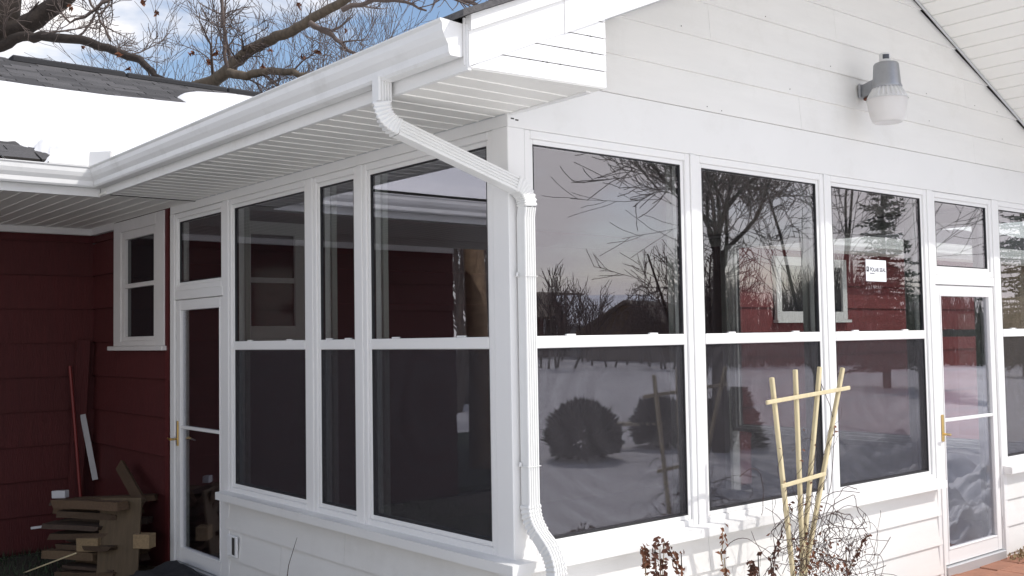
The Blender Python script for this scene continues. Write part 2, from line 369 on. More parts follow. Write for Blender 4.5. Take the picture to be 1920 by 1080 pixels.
def door(F, u0, u1, zt, zb, hinge_hi, hand_u, lab):
    """u0..u1 is the pane; the leaf is .06 wider each side"""
    lf = MB(); ring(F, lf, u0, u1, zb, zt, .062, -.035, .004, .004, wb=.095)
    d = lf.build('door', 'vinyl', SUNR, label=lab)
    be = MB(); ring(F, be, u0+.012, u1-.012, zb+.012, zt-.012, .0118, -.028, .0085, .003); be.build('glazing_bead', 'vinyl', d)
    F.box(gl := MB(), u0+.004, u1-.004, -.016, -.012, zb+.004, zt-.004); gl.build('pane', GL[F.k], d)
    F.box(rr := MB(), u0+.0125, u1-.0125, -.026, .006, .962, .984, .003); rr.build('mid_rail', 'vinyl', d)
    h = MB(); F.box(h, hand_u-.014, hand_u+.014, .0045, .013, .835, 1.015, .005)
    h2 = MB(); sgn = 1 if (u0+u1)/2 > hand_u else -1
    a = Vector(F.p(hand_u, .012, .885)); b_ = Vector(F.p(hand_u, .058, .885))
    h.tube([a, b_], .008, 8); h.tube([b_, Vector(F.p(hand_u-sgn*.02, .062, .885)), Vector(F.p(hand_u-sgn*.055, .060, .892))], [.009, .008, .006], 8)
    h.build('handle', 'brass', d)
    hi = MB(); a = Vector(F.p(hand_u+sgn*.05, -.03, .885))
    hi.tube([a, Vector(F.p(hand_u+sgn*.055, -.07, .885)), Vector(F.p(hand_u+sgn*.12, -.072, .878))], [.008, .008, .006], 8)
    hi.build('inner_handle', 'brass' if F.k == 'R' else 'galvanised', d)
    for z in (1.74, 1.36, .62, .2):
        F.box(hg := MB(), hinge_hi-.012, hinge_hi+.012, .0045, .0125, z-.045, z+.045, .003); hg.build('hinge', 'vinyl', d)
    return d
def piece(F, name, u0, u1, o0, o1, z0, z1, m='vinyl', ch=.003):
    F.box(mb := MB(), u0, u1, o0, o1, z0, z1, ch); return mb.build(name, m, SUNR)
ZS_ = lambda x: 2.60+.435*(min(x, 5.66-x)+.62)
Lf, Rf, Ef = Face('L'), Face('R'), Face('E')
for F, WS in ((Lf, [(.164, 1.173), (1.346, 1.719), (1.905, 2.861)]), (Rf, [(.147, 1.16), (1.329, 2.367), (2.528, 3.558), (4.667, 5.476)]), (Ef, [(.164, 1.12), (1.29, 2.17), (2.33, 3.15)])):
    for (a, b) in WS: window(F, a, b, B, T)
    if F.k == 'R':
        window(F, 3.75, 4.47, 2.017, 2.461, rail=False)
        door(F, 3.76, 4.458, 1.826, .108, 4.535, 3.733, 'white glazed storm door with brass handle beside terracotta patio')
        mull = [(1.2225, 1.2665), (2.4295, 2.4655), (3.6205, 3.6875), (4.5325, 4.6045)]
        piece(F, 'corner_post', 5.539, XW-.002, -.10, .016, -.09, 2.5248)
        piece(F, 'beam', -.0125, XW-.002, -.10, .0135, 2.5255, 2.768, 'trim_metal')
        piece(F, 'joint', .13, XW-.02, -.10, .010, 2.7682, 2.7698, 'crack_dark', 0)
        piece(F, 'corner_post', -.0145, .0845, -.1015, .0135, .50, 2.525)
        hd = 3.688, 4.532
    else:
        if F.k == 'L': window(F, 3.07, 3.79, 2.017, 2.461, rail=False)
        else: piece(F, 'end_wall', 3.30, 3.928, -.09, .004, -.06, 2.5248, 'red_shaded')
        if F.k == 'L': door(F, 3.075, 3.765, 1.826, .108, 3.003, 3.805, 'shaded white glazed storm door next to red wall')
        mull = [(1.2355, 1.2835), (1.7815, 1.8425), (2.9235, 3.0075), (3.8525, 3.93)] if F.k == 'L' else [(1.1825, 1.2275), (2.2325, 2.2675), (3.2125, 3.298)]
        piece(F, 'beam', .0, 3.935, -.10, .012, 2.526, 2.60, 'trim_metal')
        hd = 3.008, 3.852
    for (a, b) in mull:
        zb = -.06 if (a > 3.5 and F.k == 'R') or (a > 2.9 and F.k != 'R') else .56
        piece(F, 'mullion', a, b, -.10, .0165 if F.k == 'R' else .015, zb, 2.5248)
    # door jambs and head between the door and the transom
    a, b = hd
    if F.k != 'E':
      piece(F, 'door_jamb', a, a+.0085, -.09, .013, -.06, 1.955); piece(F, 'door_jamb', b-.0085, b, -.09, .013, -.06, 1.955)
      piece(F, 'door_head', a+.009, b-.009, -.09, .014, 1.892, 1.9545)
      piece(F, 'threshold', a+.009, b-.009, -.09, .03, -.06, .008, 'aluminium')
    # knee walls: sill, clapboards
    spans = [(.0, 3.675), (4.55, XW)] if F.k == 'R' else [(0.0, 2.99)]
    for (a, b) in spans:
        a2 = a-.08 if a == 0 and F.k != 'E' else a
        so_ = MB()
        a3 = a-.0145 if a == 0 else a
        # sloping top of the sill
        prof = [(-.08, .60), (.0, .602), (.080, .594), (.080, .548), (-.08, .548)]
        def P_(u, i):
            o, z = prof[i]
            if a == 0 and F.k in 'LR': u = u if u != 'a' else -max(o, 0)      # mitred corner
            if u == 'a': u = a3
            return Vector(F.p(u, o, z))
        so_.loft([[P_('a', i) for i in range(5)], [P_(b-.04 if F.k == 'R' and b < 5 else b, i) for i in range(5)]])
        so_.build('window_sill', 'trim_metal', SUNR)
        F.box(cw := MB(), max(a, .011) if F.k == 'R' else a+.011, b-.012, -.11, .002, -.12, .546); cw.build('knee_wall', 'siding_white', SUNR)
        zt = .5475
        for k, zb in enumerate((.356, .166, -.024, -.16)):
            cuts = [a] + ([1.30] if (k == 0 and F.k == 'R' and a == 0) else [1.49, 3.0][:1] if (k == 1 and F.k == 'R' and a == 0) else [1.445] if k == 0 and F.k == 'L' else [2.2] if k == 1 and F.k == 'L' else []) + [b-.012]
            for c0, c1 in zip(cuts[:-1], cuts[1:]):
                pl = MB(); e0 = -.008 if c0 == 0 and F.k != 'E' else 0.0015 if c0 == a else .0012; e1 = -.0012
                lo, hi = .020, .006
                def mit(u, o): return -o if (u == 0 and F.k in 'LR') else u+e0
                base = lambda u, st: [Vector(F.p(mit(u, o) if st else u+e1, o, z)) for (o, z) in ((.003, zb), (lo, zb), (hi, zt-.0004), (.003, zt-.0004))]
                pl.loft([base(c0, True), base(c1, False)]); pl.build('plank', 'siding_white', SUNR)
            zt = zb
    if F.k == 'R':
        piece(F, 'corner_board', 3.664, 3.6865, -.09, .024, -.11, .5475, 'trim_metal'); piece(F, 'corner_board', 4.534, 4.556, -.09, .024, -.11, .5475, 'trim_metal')
nh = MB(); rn = random.Random(2)
for _ in range(13):
    x = rn.uniform(.3, 5.3); z = 2.769+.1965*rn.randrange(4)+rn.uniform(.012, .03)
    if z < ZS_(x)-.1: nh.box(x-.002, x+.002, -.0235, -.0205, z-.002, z+.002)
for y_, z_ in ((-.006, 2.560), (.02, 2.556)): nh.box(.012+y_, .03+y_, -.0150, -.0132, z_, z_+.006)
nh.build('nail_heads', 'crack_dark', SUNR, 'stuff')
# small broken vent in the shaded knee wall
v = MB(); Lf.box(v, 2.77, 2.91, .021, .034, .19, .325, .003)
vo = v.build('wall_vent', 'old_paint', SUNR)
vb = MB(); Lf.box(vb, 2.795, 2.835, .0345, .036, .205, .315); vb.build('opening', 'crack_dark', vo)
# ---- porch floor and ceiling
MB().box(.09, XW-.09, .1, D-.02, -.10, 0.0).build('floor_slab', 'porch_floor', SUNR)
MB().box(.02, XW-.02, .02, D-.02, 2.605, 2.63).build('ceiling_panel', 'porch_ceiling', SUNR)
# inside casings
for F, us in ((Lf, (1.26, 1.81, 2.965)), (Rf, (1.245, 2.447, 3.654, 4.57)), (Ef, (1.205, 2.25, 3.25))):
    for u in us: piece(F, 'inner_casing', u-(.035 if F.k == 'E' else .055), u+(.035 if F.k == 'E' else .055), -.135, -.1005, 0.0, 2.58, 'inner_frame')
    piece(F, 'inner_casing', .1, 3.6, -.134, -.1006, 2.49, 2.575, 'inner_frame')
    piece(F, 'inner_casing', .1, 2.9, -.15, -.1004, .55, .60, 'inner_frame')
# ---- gable, prow-shaped overhang
MS = .435; ZE = 2.60; XE = -.62; XR = 2.83
def tov(x):
    if x > XR: x = 2*XR-x
    if x < .04: return .53+.07*(x-XE)/.66
    return .60 + .75*(x-.04)/(XR-.04)
def zs(x): return ZE + MS*(x-XE) if x <= XR else ZE + MS*(2*XR-XE-x)
XE2 = 2*XR-XE
gw = MB(); gw.prism([(.02, .014, 2.7701), (XW-.02, .014, 2.7701), (XW-.02, .014, zs(XW-.02)), (XR, .014, zs(XR)), (.02, .014, zs(.02))], (0, .08, 0)); gw.build('gable_wall', 'siding_white', SUNR)
zt_list = [2.769+.1965*i for i in range(8)]
for k, z0 in enumerate(zt_list):
    z1 = z0+.1965
    xa = max(.02, XE+(z0-ZE)/MS); xb = XW-.02 if zs(XW) > z0 else XE2-(z0-ZE)/MS
    xb = min(XW-.02, XE2-(z0-ZE)/MS)
    xa1 = max(.02, XE+(z1-ZE)/MS); xb1 = min(XW-.02, XE2-(z1-ZE)/MS)
    if z1 > zs(XR): z1 = zs(XR)-.002; xa1 = XR-.005; xb1 = XR+.005
    cuts = {0: [2.21, 4.3], 1: [3.4], 2: [1.405, 4.2], 3: [2.6]}.get(k, [])
    xs = [xa]+[c for c in cuts if xa < c < xb]+[xb]
    for i in range(len(xs)-1):
        l0, l1 = xs[i]+(.0008 if i else 0), xs[i+1]-(.0008 if i < len(xs)-2 else 0)
        t0 = max(l0, xa1) if i == 0 else l0; t1 = min(l1, xb1) if i == len(xs)-2 else l1
        if t1 <= t0: continue
        lo, hi = (-.021, -.006)
        MB().loft([[(l0, lo, z0), (l0, .0135, z0), (t0, .0135, z1-.0005), (t0, hi, z1-.0005)], [(l1, lo, z0), (l1, .0135, z0), (t1, .0135, z1-.0005), (t1, hi, z1-.0005)]]).build('plank', 'siding_white', SUNR)
# raking soffit slats (run front to back), both slopes
for side in (0, 1):
    n = 27
    for i in range(n):
        xa = XE+.03 + (XR-XE-.03)*i/n; xb = XE+.03 + (XR-XE-.03)*(i+1)/n
        if xb < .18: continue
        xa = max(xa, .16)
        if side: xa, xb = 2*XR-xb, 2*XR-xa
        e = .006 if xb-xa > .02 else 0
        pr = []
        for (x, dz) in ((xa, .012), (xa+.001, 0.), (xb-.010, 0.), (xb-.008, .007), (xb-.002, .007), (xb, .012)):
            pr.append((x, dz))
        r0 = [Vector((x, -.0235, zs(x)+dz)) for x, dz in pr]+[Vector((xb, -.0235, zs(xb)+.02)), Vector((xa, -.0235, zs(xa)+.02))]
        r1 = [Vector((x, -tov(x)+.012, zs(x)+dz)) for x, dz in pr]+[Vector((xb, -tov(xb)+.012, zs(xb)+.02)), Vector((xa, -tov(xa)+.012, zs(xa)+.02))]
        MB().loft([r0, r1]).build('soffit_slat', 'soffit_white', SUNR)
    # trim where soffit meets the gable boards
    a, b = (.2, XR) if not side else (XR, XE2-.3)
    MB().tube([(a, -.040, zs(a)-.008), (b, -.040, zs(b)-.008)], .0085, 6).build('soffit_trim', 'aluminium', SUNR)
# rake fascia
def rake(xa, xb, z0, z1, o, name, m='trim_metal'):
    f = lambda x, z, oo: Vector((x, -tov(x)-oo, zs(x)+z))
    kx = .04 if xa < XR and xb <= XR else 2*XR-.04
    xs_ = [xa] + ([kx] if min(xa, xb) < kx < max(xa, xb) else []) + [xb]
    mb = MB(); mb.loft([[f(x, z0, o), f(x, z1, o), f(x, z1, -.02), f(x, z0, -.02)] for x in xs_])
    return mb.build(name, m, SUNR)
for side in (0, 1):
    X = (lambda x: x) if not side else (lambda x: 2*XR-x)
    rake(X(XE), X(-.175), -.008, .125, .002, 'rake_fascia'); rake(X(-.177), X(1.6), -.010, .125, .006, 'rake_fascia'); rake(X(1.602), X(XR), -.009, .125, .003, 'rake_fascia')
    rake(X(XE+.0), X(-.176), .1255, .185, .016, 'drip_edge'); rake(X(-.1755), X(XR), .1255, .185, .016, 'drip_edge')
    # roof slab, dark shingle edge on top
    q = [(X(XE-.05), -tov(X(XE))-.035), (X(.04), -tov(X(.04))-.035), (X(XR), -tov(XR)-.035), (X(XR), 9.2), (X(XE-.05), 3.9)]
    mb = MB(); mb.loft([[Vector((x, y, zs(x)+.187)) for x, y in q], [Vector((x, y, zs(x)+.212)) for x, y in q]])
    mb.build('roof', 'asphalt_shingle', SUNR)
# closed-in eave end (boarded return box)
tb = lambda x: -tov(x)+.006
rb = MB(); rb.prism([(XE+.004, tb(XE)+.002, 2.602), (.026, tb(.026)+.002, 2.602), (.026, tb(.026)+.002, zs(.026)), (XE+.004, tb(XE)+.002, zs(XE))], (0, .03, 0)); rb.build('eave_return', 'crack_dark', SUNR)
rs = MB(); rs.box(.003, .026, tb(.0)+.04, -.024, 2.606, zs(.0)-.01); rs.build('eave_return', 'old_paint', SUNR)
zb = 2.590
for k in range(6):
    z1 = zb+.068
    xl = max(XE+.002, XE+(zb-ZE)/MS+.0); xl1 = max(XE+.002, XE+(z1-ZE)/MS)
    xr = .032
    if xl < xr-.01 and xl1 >= xr-.01:
        zt_ = zb+(xr-xl)*MS
        MB().loft([[(xl, tb(xl)-.004, zb), (xr, tb(xr)-.004, zb), (xr, tb(xr)-.003, zt_)], [(xl, tb(xl)+.0015, zb), (xr, tb(xr)+.0015, zb), (xr, tb(xr)+.0015, zt_)]]).build('eave_board', 'old_paint', SUNR)
    if xl1 < xr-.01:
        MB().loft([[(xl, tb(xl)-.004, zb), (xl, tb(xl)+.0015, zb), (xl1, tb(xl1)+.0015, z1-.004), (xl1, tb(xl1)-.003, z1-.004)], [(xr, tb(xr)-.004, zb), (xr, tb(xr)+.0015, zb), (xr, tb(xr)+.0015, z1-.004), (xr, tb(xr)-.003, z1-.004)]]).build('eave_board', 'old_paint', SUNR)
    zb = z1
dk = MB()
for _ in range(17):
    k = random.choice([1, 1, 2, 2, 2, 3]); z = 2.590+.068*k-.002; x = random.uniform(max(-.35, XE+(z-ZE)/MS+.1), .025)
    r = random.uniform(.0008, .0022); dk.box(x-r*2, x+r*2, tb(x)-.0052, tb(x)-.0042, z-r, z+r*.8)
dk.build('flaking', 'crack_dark', SUNR, 'stuff')
# left eave: fascia and soffit slats
MB().box(XE-.004, XE+.016, -.525, 3.60, 2.578, 2.755, ch=.002).build('eave_fascia', 'gutter_white', SUNR)
y = -.522; ns = 33
for i in range(ns):
    ya, yb = y+(3.465+.522)*i/ns, y+(3.465+.522)*(i+1)/ns
    pr = [(ya, .010), (ya+.001, 0), (yb-.014, 0), (yb-.012, -.004), (yb-.003, -.004), (yb-.001, .0), (yb, .010), (yb, .016), (ya, .016)]
    MB().loft([[Vector((XE+.017, p, 2.584+dz)) for p, dz in pr], [Vector((-.004 if ya < -.02 else -.0175, p, 2.584+dz)) for p, dz in pr]]).build('soffit_slat', 'soffit_white', SUNR)
MB().box(-.016, .016, -.525, -.025, 2.578, 2.606).build('soffit_trim', 'trim_metal', SUNR)
MB().box(-.0173, -.0122, -.0, 3.46, 2.580, 2.600).build('soffit_trim', 'aluminium', SUNR)
MB().box(XE+.02, 0, 3.4655, 3.476, 2.575, 2.60).build('soffit_trim', 'crack_dark', SUNR)
MB().prism([(XE+.017, -.5225, 2.584), (.026, -.5225, 2.584), (.026, tb(.026)+.001, 2.584), (-.176, tb(-.176)+.001, 2.584), (XE+.017, tb(XE)+.001, 2.584)], (0, 0, .015)).build('soffit_trim', 'soffit_white', SUNR)

# ================================================================== RED HOUSE
HOUSE = thing('house', (4.5, 7.0, -.1), 'long dark red house with a snow covered shingle roof', 'house')
SL, EY, EZ, RY = .398, 3.60, 2.775, 8.2
XL, XRR = -4.3, 20.0
def hz_(y): return EZ + SL*(y-EY)
# wall cores
MB().box(-3.86, .0, 5.73, 5.85, -.15, 2.585).build('wall', 'red_siding', HOUSE)
MB().box(.02, .14, 3.97, 5.728, -.15, 2.62).build('wall', 'red_siding', HOUSE)
MB().box(.142, 12.35, 3.972, 4.09, -.15, 2.62).build('wall', 'red_siding', HOUSE)
MB().box(12.5, 19.6, 3.93, 4.09, -.15, 2.585).build('wall', 'brick_tan', HOUSE)
MB().box(12.351, 12.499, 3.92, 4.09, -.15, 2.584).build('corner_board', 'white_house_trim', HOUSE)
MB().box(-3.86, -3.74, 5.852, 11.8, -.15, 2.62).build('wall', 'red_siding', HOUSE)
MB().box(19.48, 19.6, 4.1, 11.8, -.15, 2.62).build('wall', 'red_siding', HOUSE)
MB().box(-3.73, 19.47, 11.7, 11.82, -.15, 2.62).build('wall', 'red_siding', HOUSE)
def rows(kind, segs, c, zlist):
    for z0, z1 in zlist:
        for (a, b, la, lb) in segs:
            if z1 <= la or z0 >= lb: continue
            zz0, zz1 = max(z0, la), min(z1, lb)
            def q(u, o, z): return Vector((u, c-o, z)) if kind == 'y' else Vector((c-o, u, z))
            mb = MB(); mb.loft([[q(u, .001, zz0+.007), q(u, .026, zz0+.007), q(u, .006, zz1-.0005), q(u, .001, zz1-.0005)] for u in (a, b)])
            mb.build('plank', 'red_shaded' if kind == 'y' and c < 4 and b < 5.65 else 'red_siding_sunlit' if kind == 'y' and c < 4 else 'red_siding', HOUSE)  # painted-in shade for the porch back wall, painted-in sun further right
zl = []
z = -.13
while z < 2.6: zl.append((z, min(z+.287, 2.6))); z += .287
rows('y', [(-3.86, -1.9, -.13, 2.524), (-1.898, .018, -.13, 2.524)], 5.729, zl)
MB().box(-.014, .0185, 3.968, 4.0285, -.13, 2.584).build('corner_board', 'red_trim', HOUSE)
rows('x', [(4.029, 5.13, -.13, 1.555), (5.131, 5.728, -.13, 2.52)], .019, zl)
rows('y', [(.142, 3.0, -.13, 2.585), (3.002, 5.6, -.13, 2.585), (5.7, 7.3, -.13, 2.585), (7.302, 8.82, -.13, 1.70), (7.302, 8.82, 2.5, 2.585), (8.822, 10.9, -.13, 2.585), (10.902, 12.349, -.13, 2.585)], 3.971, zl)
# frieze boards
MB().box(-3.86, -.02, 5.69, 5.728, 2.525, 2.583, ch=.003).build('frieze_board', 'white_house_trim', HOUSE)
MB().box(-.022, .018, 5.132, 5.689, 2.525, 2.583, ch=.003).build('frieze_board', 'white_house_trim', HOUSE)
# wing soffit slats (run front to back)
nsl = 32
for i in range(nsl):
    xa, xb = -.638-(4.28-.638)*(i+1)/nsl, -.638-(4.28-.638)*i/nsl
    pr = [(xa, .010), (xa+.001, 0), (xb-.014, 0), (xb-.012, -.004), (xb-.003, -.004), (xb-.001, .0), (xb, .010), (xb, .014), (xa, .014)]
    MB().loft([[Vector((p, y_, 2.584+dz)) for p, dz in pr] for y_ in (3.622, 5.727)]).build('soffit_slat', 'soffit_white', HOUSE)
for i in range(5):
    xa, xb = -.636+.124*i, -.636+.124*(i+1)
    pr = [(xa, .010), (xa+.001, 0), (xb-.014, 0), (xb-.012, -.004), (xb-.003, -.004), (xb-.001, .0), (xb, .010), (xb, .014), (xa, .014)]
    MB().loft([[Vector((p, y_, 2.584+dz)) for p, dz in pr] for y_ in (3.4775, 5.727)]).build('soffit_slat', 'soffit_white', HOUSE)
MB().box(XL, -.626, 3.602, 3.620, 2.576, 2.755).build('eave_fascia', 'gutter_white', HOUSE)
MB().box(5.66, XRR, 3.602, 3.620, 2.576, 2.755).build('eave_fascia', 'white_house_trim', HOUSE)
MB().box(5.70, XRR, 3.621, 3.969, 2.586, 2.60).build('soffit_panel', 'soffit_white', HOUSE)
# window with wide white surround in the wall beside the sunroom
wf = MB(); X0 = -.03
def hb(mb, y0, y1, z0, z1, o0, o1, ch=.003): mb.box(-o1, -o0, y0, y1, z0, z1, None, ch)
hb(wf, 4.03, 4.20, 1.56, 2.575, -.019, .022); hb(wf, 4.965, 5.13, 1.56, 2.575, -.019, .022); hb(wf, 4.2, 4.965, 2.485, 2.575, -.019, .022); hb(wf, 4.2, 4.965, 1.56, 1.60, -.019, .022)
wo_ = wf.build('window', 'white_house_trim', HOUSE)
sb = MB(); hb(sb, 4.2, 4.268, 1.60, 2.485, -.02, .010); hb(sb, 4.90, 4.965, 1.60, 2.485, -.02, .010); hb(sb, 4.268, 4.9, 2.42, 2.485, -.02, .010); hb(sb, 4.268, 4.9, 1.60, 1.635, -.02, .010); hb(sb, 4.268, 4.9, 2.025, 2.06, -.019, .011)
sb.build('sash', 'white_house_trim', wo_)
ss = MB(); hb(ss, 4.0, 5.20, 1.525, 1.5595, -.019, .05, .004); ss.build('sill', 'white_house_trim', wo_)
pn = MB(); pn.box(.016, .0195, 4.268, 4.9, 1.635, 2.42); pn.build('pane', 'dark_window', wo_)
# window in the porch back wall, and one further along in the sun
def house_window(x0, x1, z0, z1, y=3.951, rail=True):
    f = MB(); w = .10
    for a in ((x0-w, x0, z0-w, z1+w), (x1, x1+w, z0-w, z1+w), (x0, x1, z1, z1+w), (x0, x1, z0-w, z0)): f.box(a[0], a[1], y-.04, y, a[2], a[3], None, .003)
    fo = f.build('window', 'white_house_trim', HOUSE)
    p = MB(); p.box(x0, x1, y-.012, y-.006, z0, z1); p.build('pane', 'dark_window', fo)
    s_ = MB()
    if rail: s_.box(x0+.001, x1-.001, y-.03, y-.0125, (z0+z1)/2-.02, (z0+z1)/2+.02)
    else: s_.box((x0+x1)/2-.025, (x0+x1)/2+.025, y-.03, y-.0125, z0+.001, z1-.001)
    s_.build('meeting_rail', 'white_house_trim', fo)
    s2 = MB(); s2.box(x0-w-.03, x1+w+.03, y-.075, y, z0-w-.035, z0-w-.0005); s2.build('sill', 'white_house_trim', fo)
house_window(.62, 1.0, 1.70, 2.42)
house_window(7.42, 8.70, 1.84, 2.40, rail=False)
# roof
rf = MB()
q = [(XL-.1, EY-.03), (XRR+.1, EY-.03), (XRR+.1, RY), (XL-.1, RY)]
rf.loft([[Vector((x, y, hz_(y)-.03)) for x, y in q], [Vector((x, y, hz_(y))) for x, y in q]])
q = [(XL-.1, RY+.001), (XRR+.1, RY+.001), (XRR+.1, 12.6), (XL-.1, 12.6)]
rf.loft([[Vector((x, y, hz_(2*RY-y)-.03)) for x, y in q], [Vector((x, y, hz_(2*RY-y))) for x, y in q]])
ROOF = rf.build('roof', 'asphalt_shingle', HOUSE)
for xg in (-3.86, 19.48):
    MB().prism([(xg, 3.98, 2.62), (xg, 12.4, 2.62), (xg, RY, hz_(RY)-.04)], (.11, 0, 0)).build('gable_wall', 'red_siding', HOUSE)
# shingles of the bare strip under the ridge and of the bare patch above the gutter
alpha = math.atan(SL)
shp = []
for k in range(5):
    mb = MB(); w = .325; t = .012+random.uniform(0, .007)
    tp_ = random.uniform(-.01, .01)
    mb.box(.006, w-.006, 0+tp_, .20, .002, t, ch=.0)
    shp.append(mb)
protos = [None]*5
def shingle(x, y, k):
    global protos
    if protos[k] is None:
        me = bpy.data.meshes.new('shingle'); me.from_pydata([tuple(v) for v in shp[k].v], [], shp[k].f); me.materials.append(MATS['asphalt_shingle']); me.materials.append(MATS['crack_dark'])
        for p_ in me.polygons:
            if abs(p_.normal.z) < .5: p_.material_index = 1
        protos[k] = me
    o = bpy.data.objects.new('shingle', protos[k]); COL.objects.link(o); o.parent = ROOF
    o.location = Vector((x, y, hz_(y)+.002)) - ORG[ROOF.name]
    o.rotation_euler = (alpha+random.uniform(.012, .03), random.uniform(-.006, .006), random.uniform(-.004, .004))
cosA = math.cos(alpha)
ROWS = [RY-.10-.138*cosA*i for i in range(12)]
nsh = 0
for i, yr in enumerate(ROWS):
    xo = (i % 2)*.16+random.uniform(-.04, .04)
    for j in range(-6, 13):
        x = j*.325+xo
        if x > 3.6: continue
        shingle(x, yr-.1, random.randrange(5)); nsh += 1
for i in range(8):
    yr = EY+.02+.128*i; xo = (i % 2)*.16
    for j in range(8):
        x = -2.3+j*.325+xo
        if x < -.8: shingle(x, yr, random.randrange(5)); nsh += 1
MB().tube([(XL, RY, hz_(RY)-.01), (-.12, RY, hz_(RY)-.01)], .035, 6).build('ridge_cap', 'asphalt_shingle', HOUSE)
rv = MB()
xx = -.10
while xx < 6.5:
    rv.box(xx, xx+1.2, RY-.15, RY+.15, hz_(RY)-.05, hz_(RY)+.03+random.uniform(-.004, .004), ch=.02); xx += 1.202
rv.build('ridge_vent', 'ridge_black', HOUSE)

# ---- snow lying on the roof: a thick sheet whose edge melts into the shingles
def nsum(x, y, s=1.0):
    return (math.sin(x*3.1*s+1.3)*math.cos(y*2.7*s+.4) + .6*math.sin(x*6.7*s+y*4.1*s) + .4*math.cos(y*9.3*s-x*5.9*s) + .25*math.sin(x*17*s+y*13*s))/2.25
def roofpt(px, py):      # where the view ray meets the roof plane
    v = pix(px, py); t = (EZ + SL*(CPOS.y-EY) - CPOS.z)/(v.z - SL*v.y); p = CPOS+v*t; return p.x, p.y
EDGE = sorted([roofpt(*p) for p in ((0, 168), (60, 176), (120, 184), (200, 194), (270, 201), (330, 207), (390, 210), (450, 208))])
PATCH = roofpt(32, 290); PA = roofpt(0, 272); PB = roofpt(72, 285); PC = roofpt(48, 306)
TONG = sorted([roofpt(*p) for p in ((325, 185), (360, 184), (420, 188), (470, 194))]); TONGL = sorted([roofpt(*p) for p in ((325, 188), (360, 200), (400, 208), (470, 216))])
def interp(tab, x, lo=None, hi=None):
    if x <= tab[0][0]: return tab[0][1] if lo is None else lo
    for (a, b), (c, d) in zip(tab[:-1], tab[1:]):
        if x <= c: return b+(d-b)*(x-a)/(c-a)
    return tab[-1][1] if hi is None else hi
def snow_h(x, y):
    top = interp(EDGE, x) + .05*nsum(x, y, 1.2)
    if x > 4.5: top = 7.6 + .2*nsum(x, y)
    d1 = (top-y)
    if x > TONG[0][0] and x < 4.5:
        tu, tl = interp(TONG, x), interp(TONGL, x)
        d1 = max(d1, min(tu-y, y-tl, (x-TONG[0][0])*.6)*.8)
    d2 = y-EY+.04
    # bare patch
    ex, ey = (x-PATCH[0])/max(.05, abs(PB[0]-PATCH[0])*1.0), (y-PATCH[1])/max(.05, abs(PA[1]-PC[1])*.55)
    r = math.sqrt(ex*ex*(1 if ex > 0 else .3)+ey*ey)
    d3 = (r-1+.34*nsum(x*2, y*2, 1.6)+.22*nsum(x*5, y*6, 2.1))*.30
    d = min(d1, d2*1.2, d3)
    if x > 5.6: d = min(d, (y-4.6+.25*nsum(x, y, .8)))
    if 5.6 < x < 4.9: d = -1
    h = .13*(1-math.exp(-max(d, 0)/.07)) if d > 0 else d*.6
    return max(-.028, h*(1+.12*nsum(x, y, .5)))
st = .05
nxs, nys = int((4.4-XL)/st)+1, int((RY-EY+.02)/st)+1
vs = []
for j in range(nys):
    for i in range(nxs):
        x, y = XL+i*st, EY-.02+j*st; vs.append((x, y, hz_(y)+snow_h(x, y)-.004))
fs = [(j*nxs+i, j*nxs+i+1, (j+1)*nxs+i+1, (j+1)*nxs+i) for j in range(nys-1) for i in range(nxs-1) if max(vs[k][2]-hz_(vs[k][1]) for k in (j*nxs+i, j*nxs+i+1, (j+1)*nxs+i+1, (j+1)*nxs+i)) > -.02]
MB().add(vs, fs, True).build('roof_snow', 'snow', None, 'stuff')
st = .12
x0s = 5.2; nxs, nys = int((XRR-x0s)/st)+1, int((RY-EY+.02)/st)+1
vs = []
for j in range(nys):
    for i in range(nxs):
        x, y = x0s+i*st, EY-.02+j*st; h = snow_h(x, y)
        if y < zs(x) - 10: h = -.02
        vs.append((x, y, hz_(y)+h))
fs = [(j*nxs+i, j*nxs+i+1, (j+1)*nxs+i+1, (j+1)*nxs+i) for j in range(nys-1) for i in range(nxs-1) if max(vs[k][2]-hz_(vs[k][1]) for k in (j*nxs+i, j*nxs+i+1, (j+1)*nxs+i+1, (j+1)*nxs+i)) > -.02]
MB().add(vs, fs, True).build('roof_snow', 'snow', None, 'stuff')
# snow on the sunroom roof (never seen from below, but it lies there)

# ================================================================== GUTTERS
GP = [(0, .128), (0, .012), (.012, 0), (.062, 0), (.070, .012), (.072, .040), (.088, .066), (.098, .092), (.100, .118), (.108, .128), (.108, .134), (.096, .134), (.094, .120)]
GP += [(.084, .068), (.066, .042), (.062, .010), (.008, .010), (.006, .128)]
def gutter(name, dirn, label, u0, u1, mit):
    g_ = thing(name, (XE-.06, 1.5, 2.63) if dirn == 'y' else (-2.5, 3.55, 2.63), label, 'gutter', 'white rain gutters along the eaves')
    def P(d, z, u): return Vector((XE-.0045-d, u, 2.628+z)) if dirn == 'y' else Vector((u, 3.6015-d, 2.628+z))
    segs = [(u0, (u0*2+u1)/3), ((u0*2+u1)/3, u1)]
    mb = MB(); mb.loft([[P(d, z, (u0 if dirn == 'y' or not mit else u0)) for d, z in GP], [P(d, z, (u1-d if mit == 'end' else u1)) for d, z in GP]])
    mb.build('channel', 'gutter_white', g_)
    return g_, P
G1, P1 = gutter('rain_gutter', 'y', 'white gutter along the sunroom eave that carries the downspout', -.50, 3.598, 'end')
cap = MB(); cap.prism([P1(d, z, -.5005) for d, z in GP[:12]], (0, -.004, 0)); cap.build('end_cap', 'trim_metal', G1)
sp = MB(); sp.prism([P1(d, z, -.507) for d, z in ((-.004, -.03), (.006, -.03), (.006, .15), (-.004, .15))], (0, -.006, 0)); sp.build('flashing', 'trim_metal', G1)
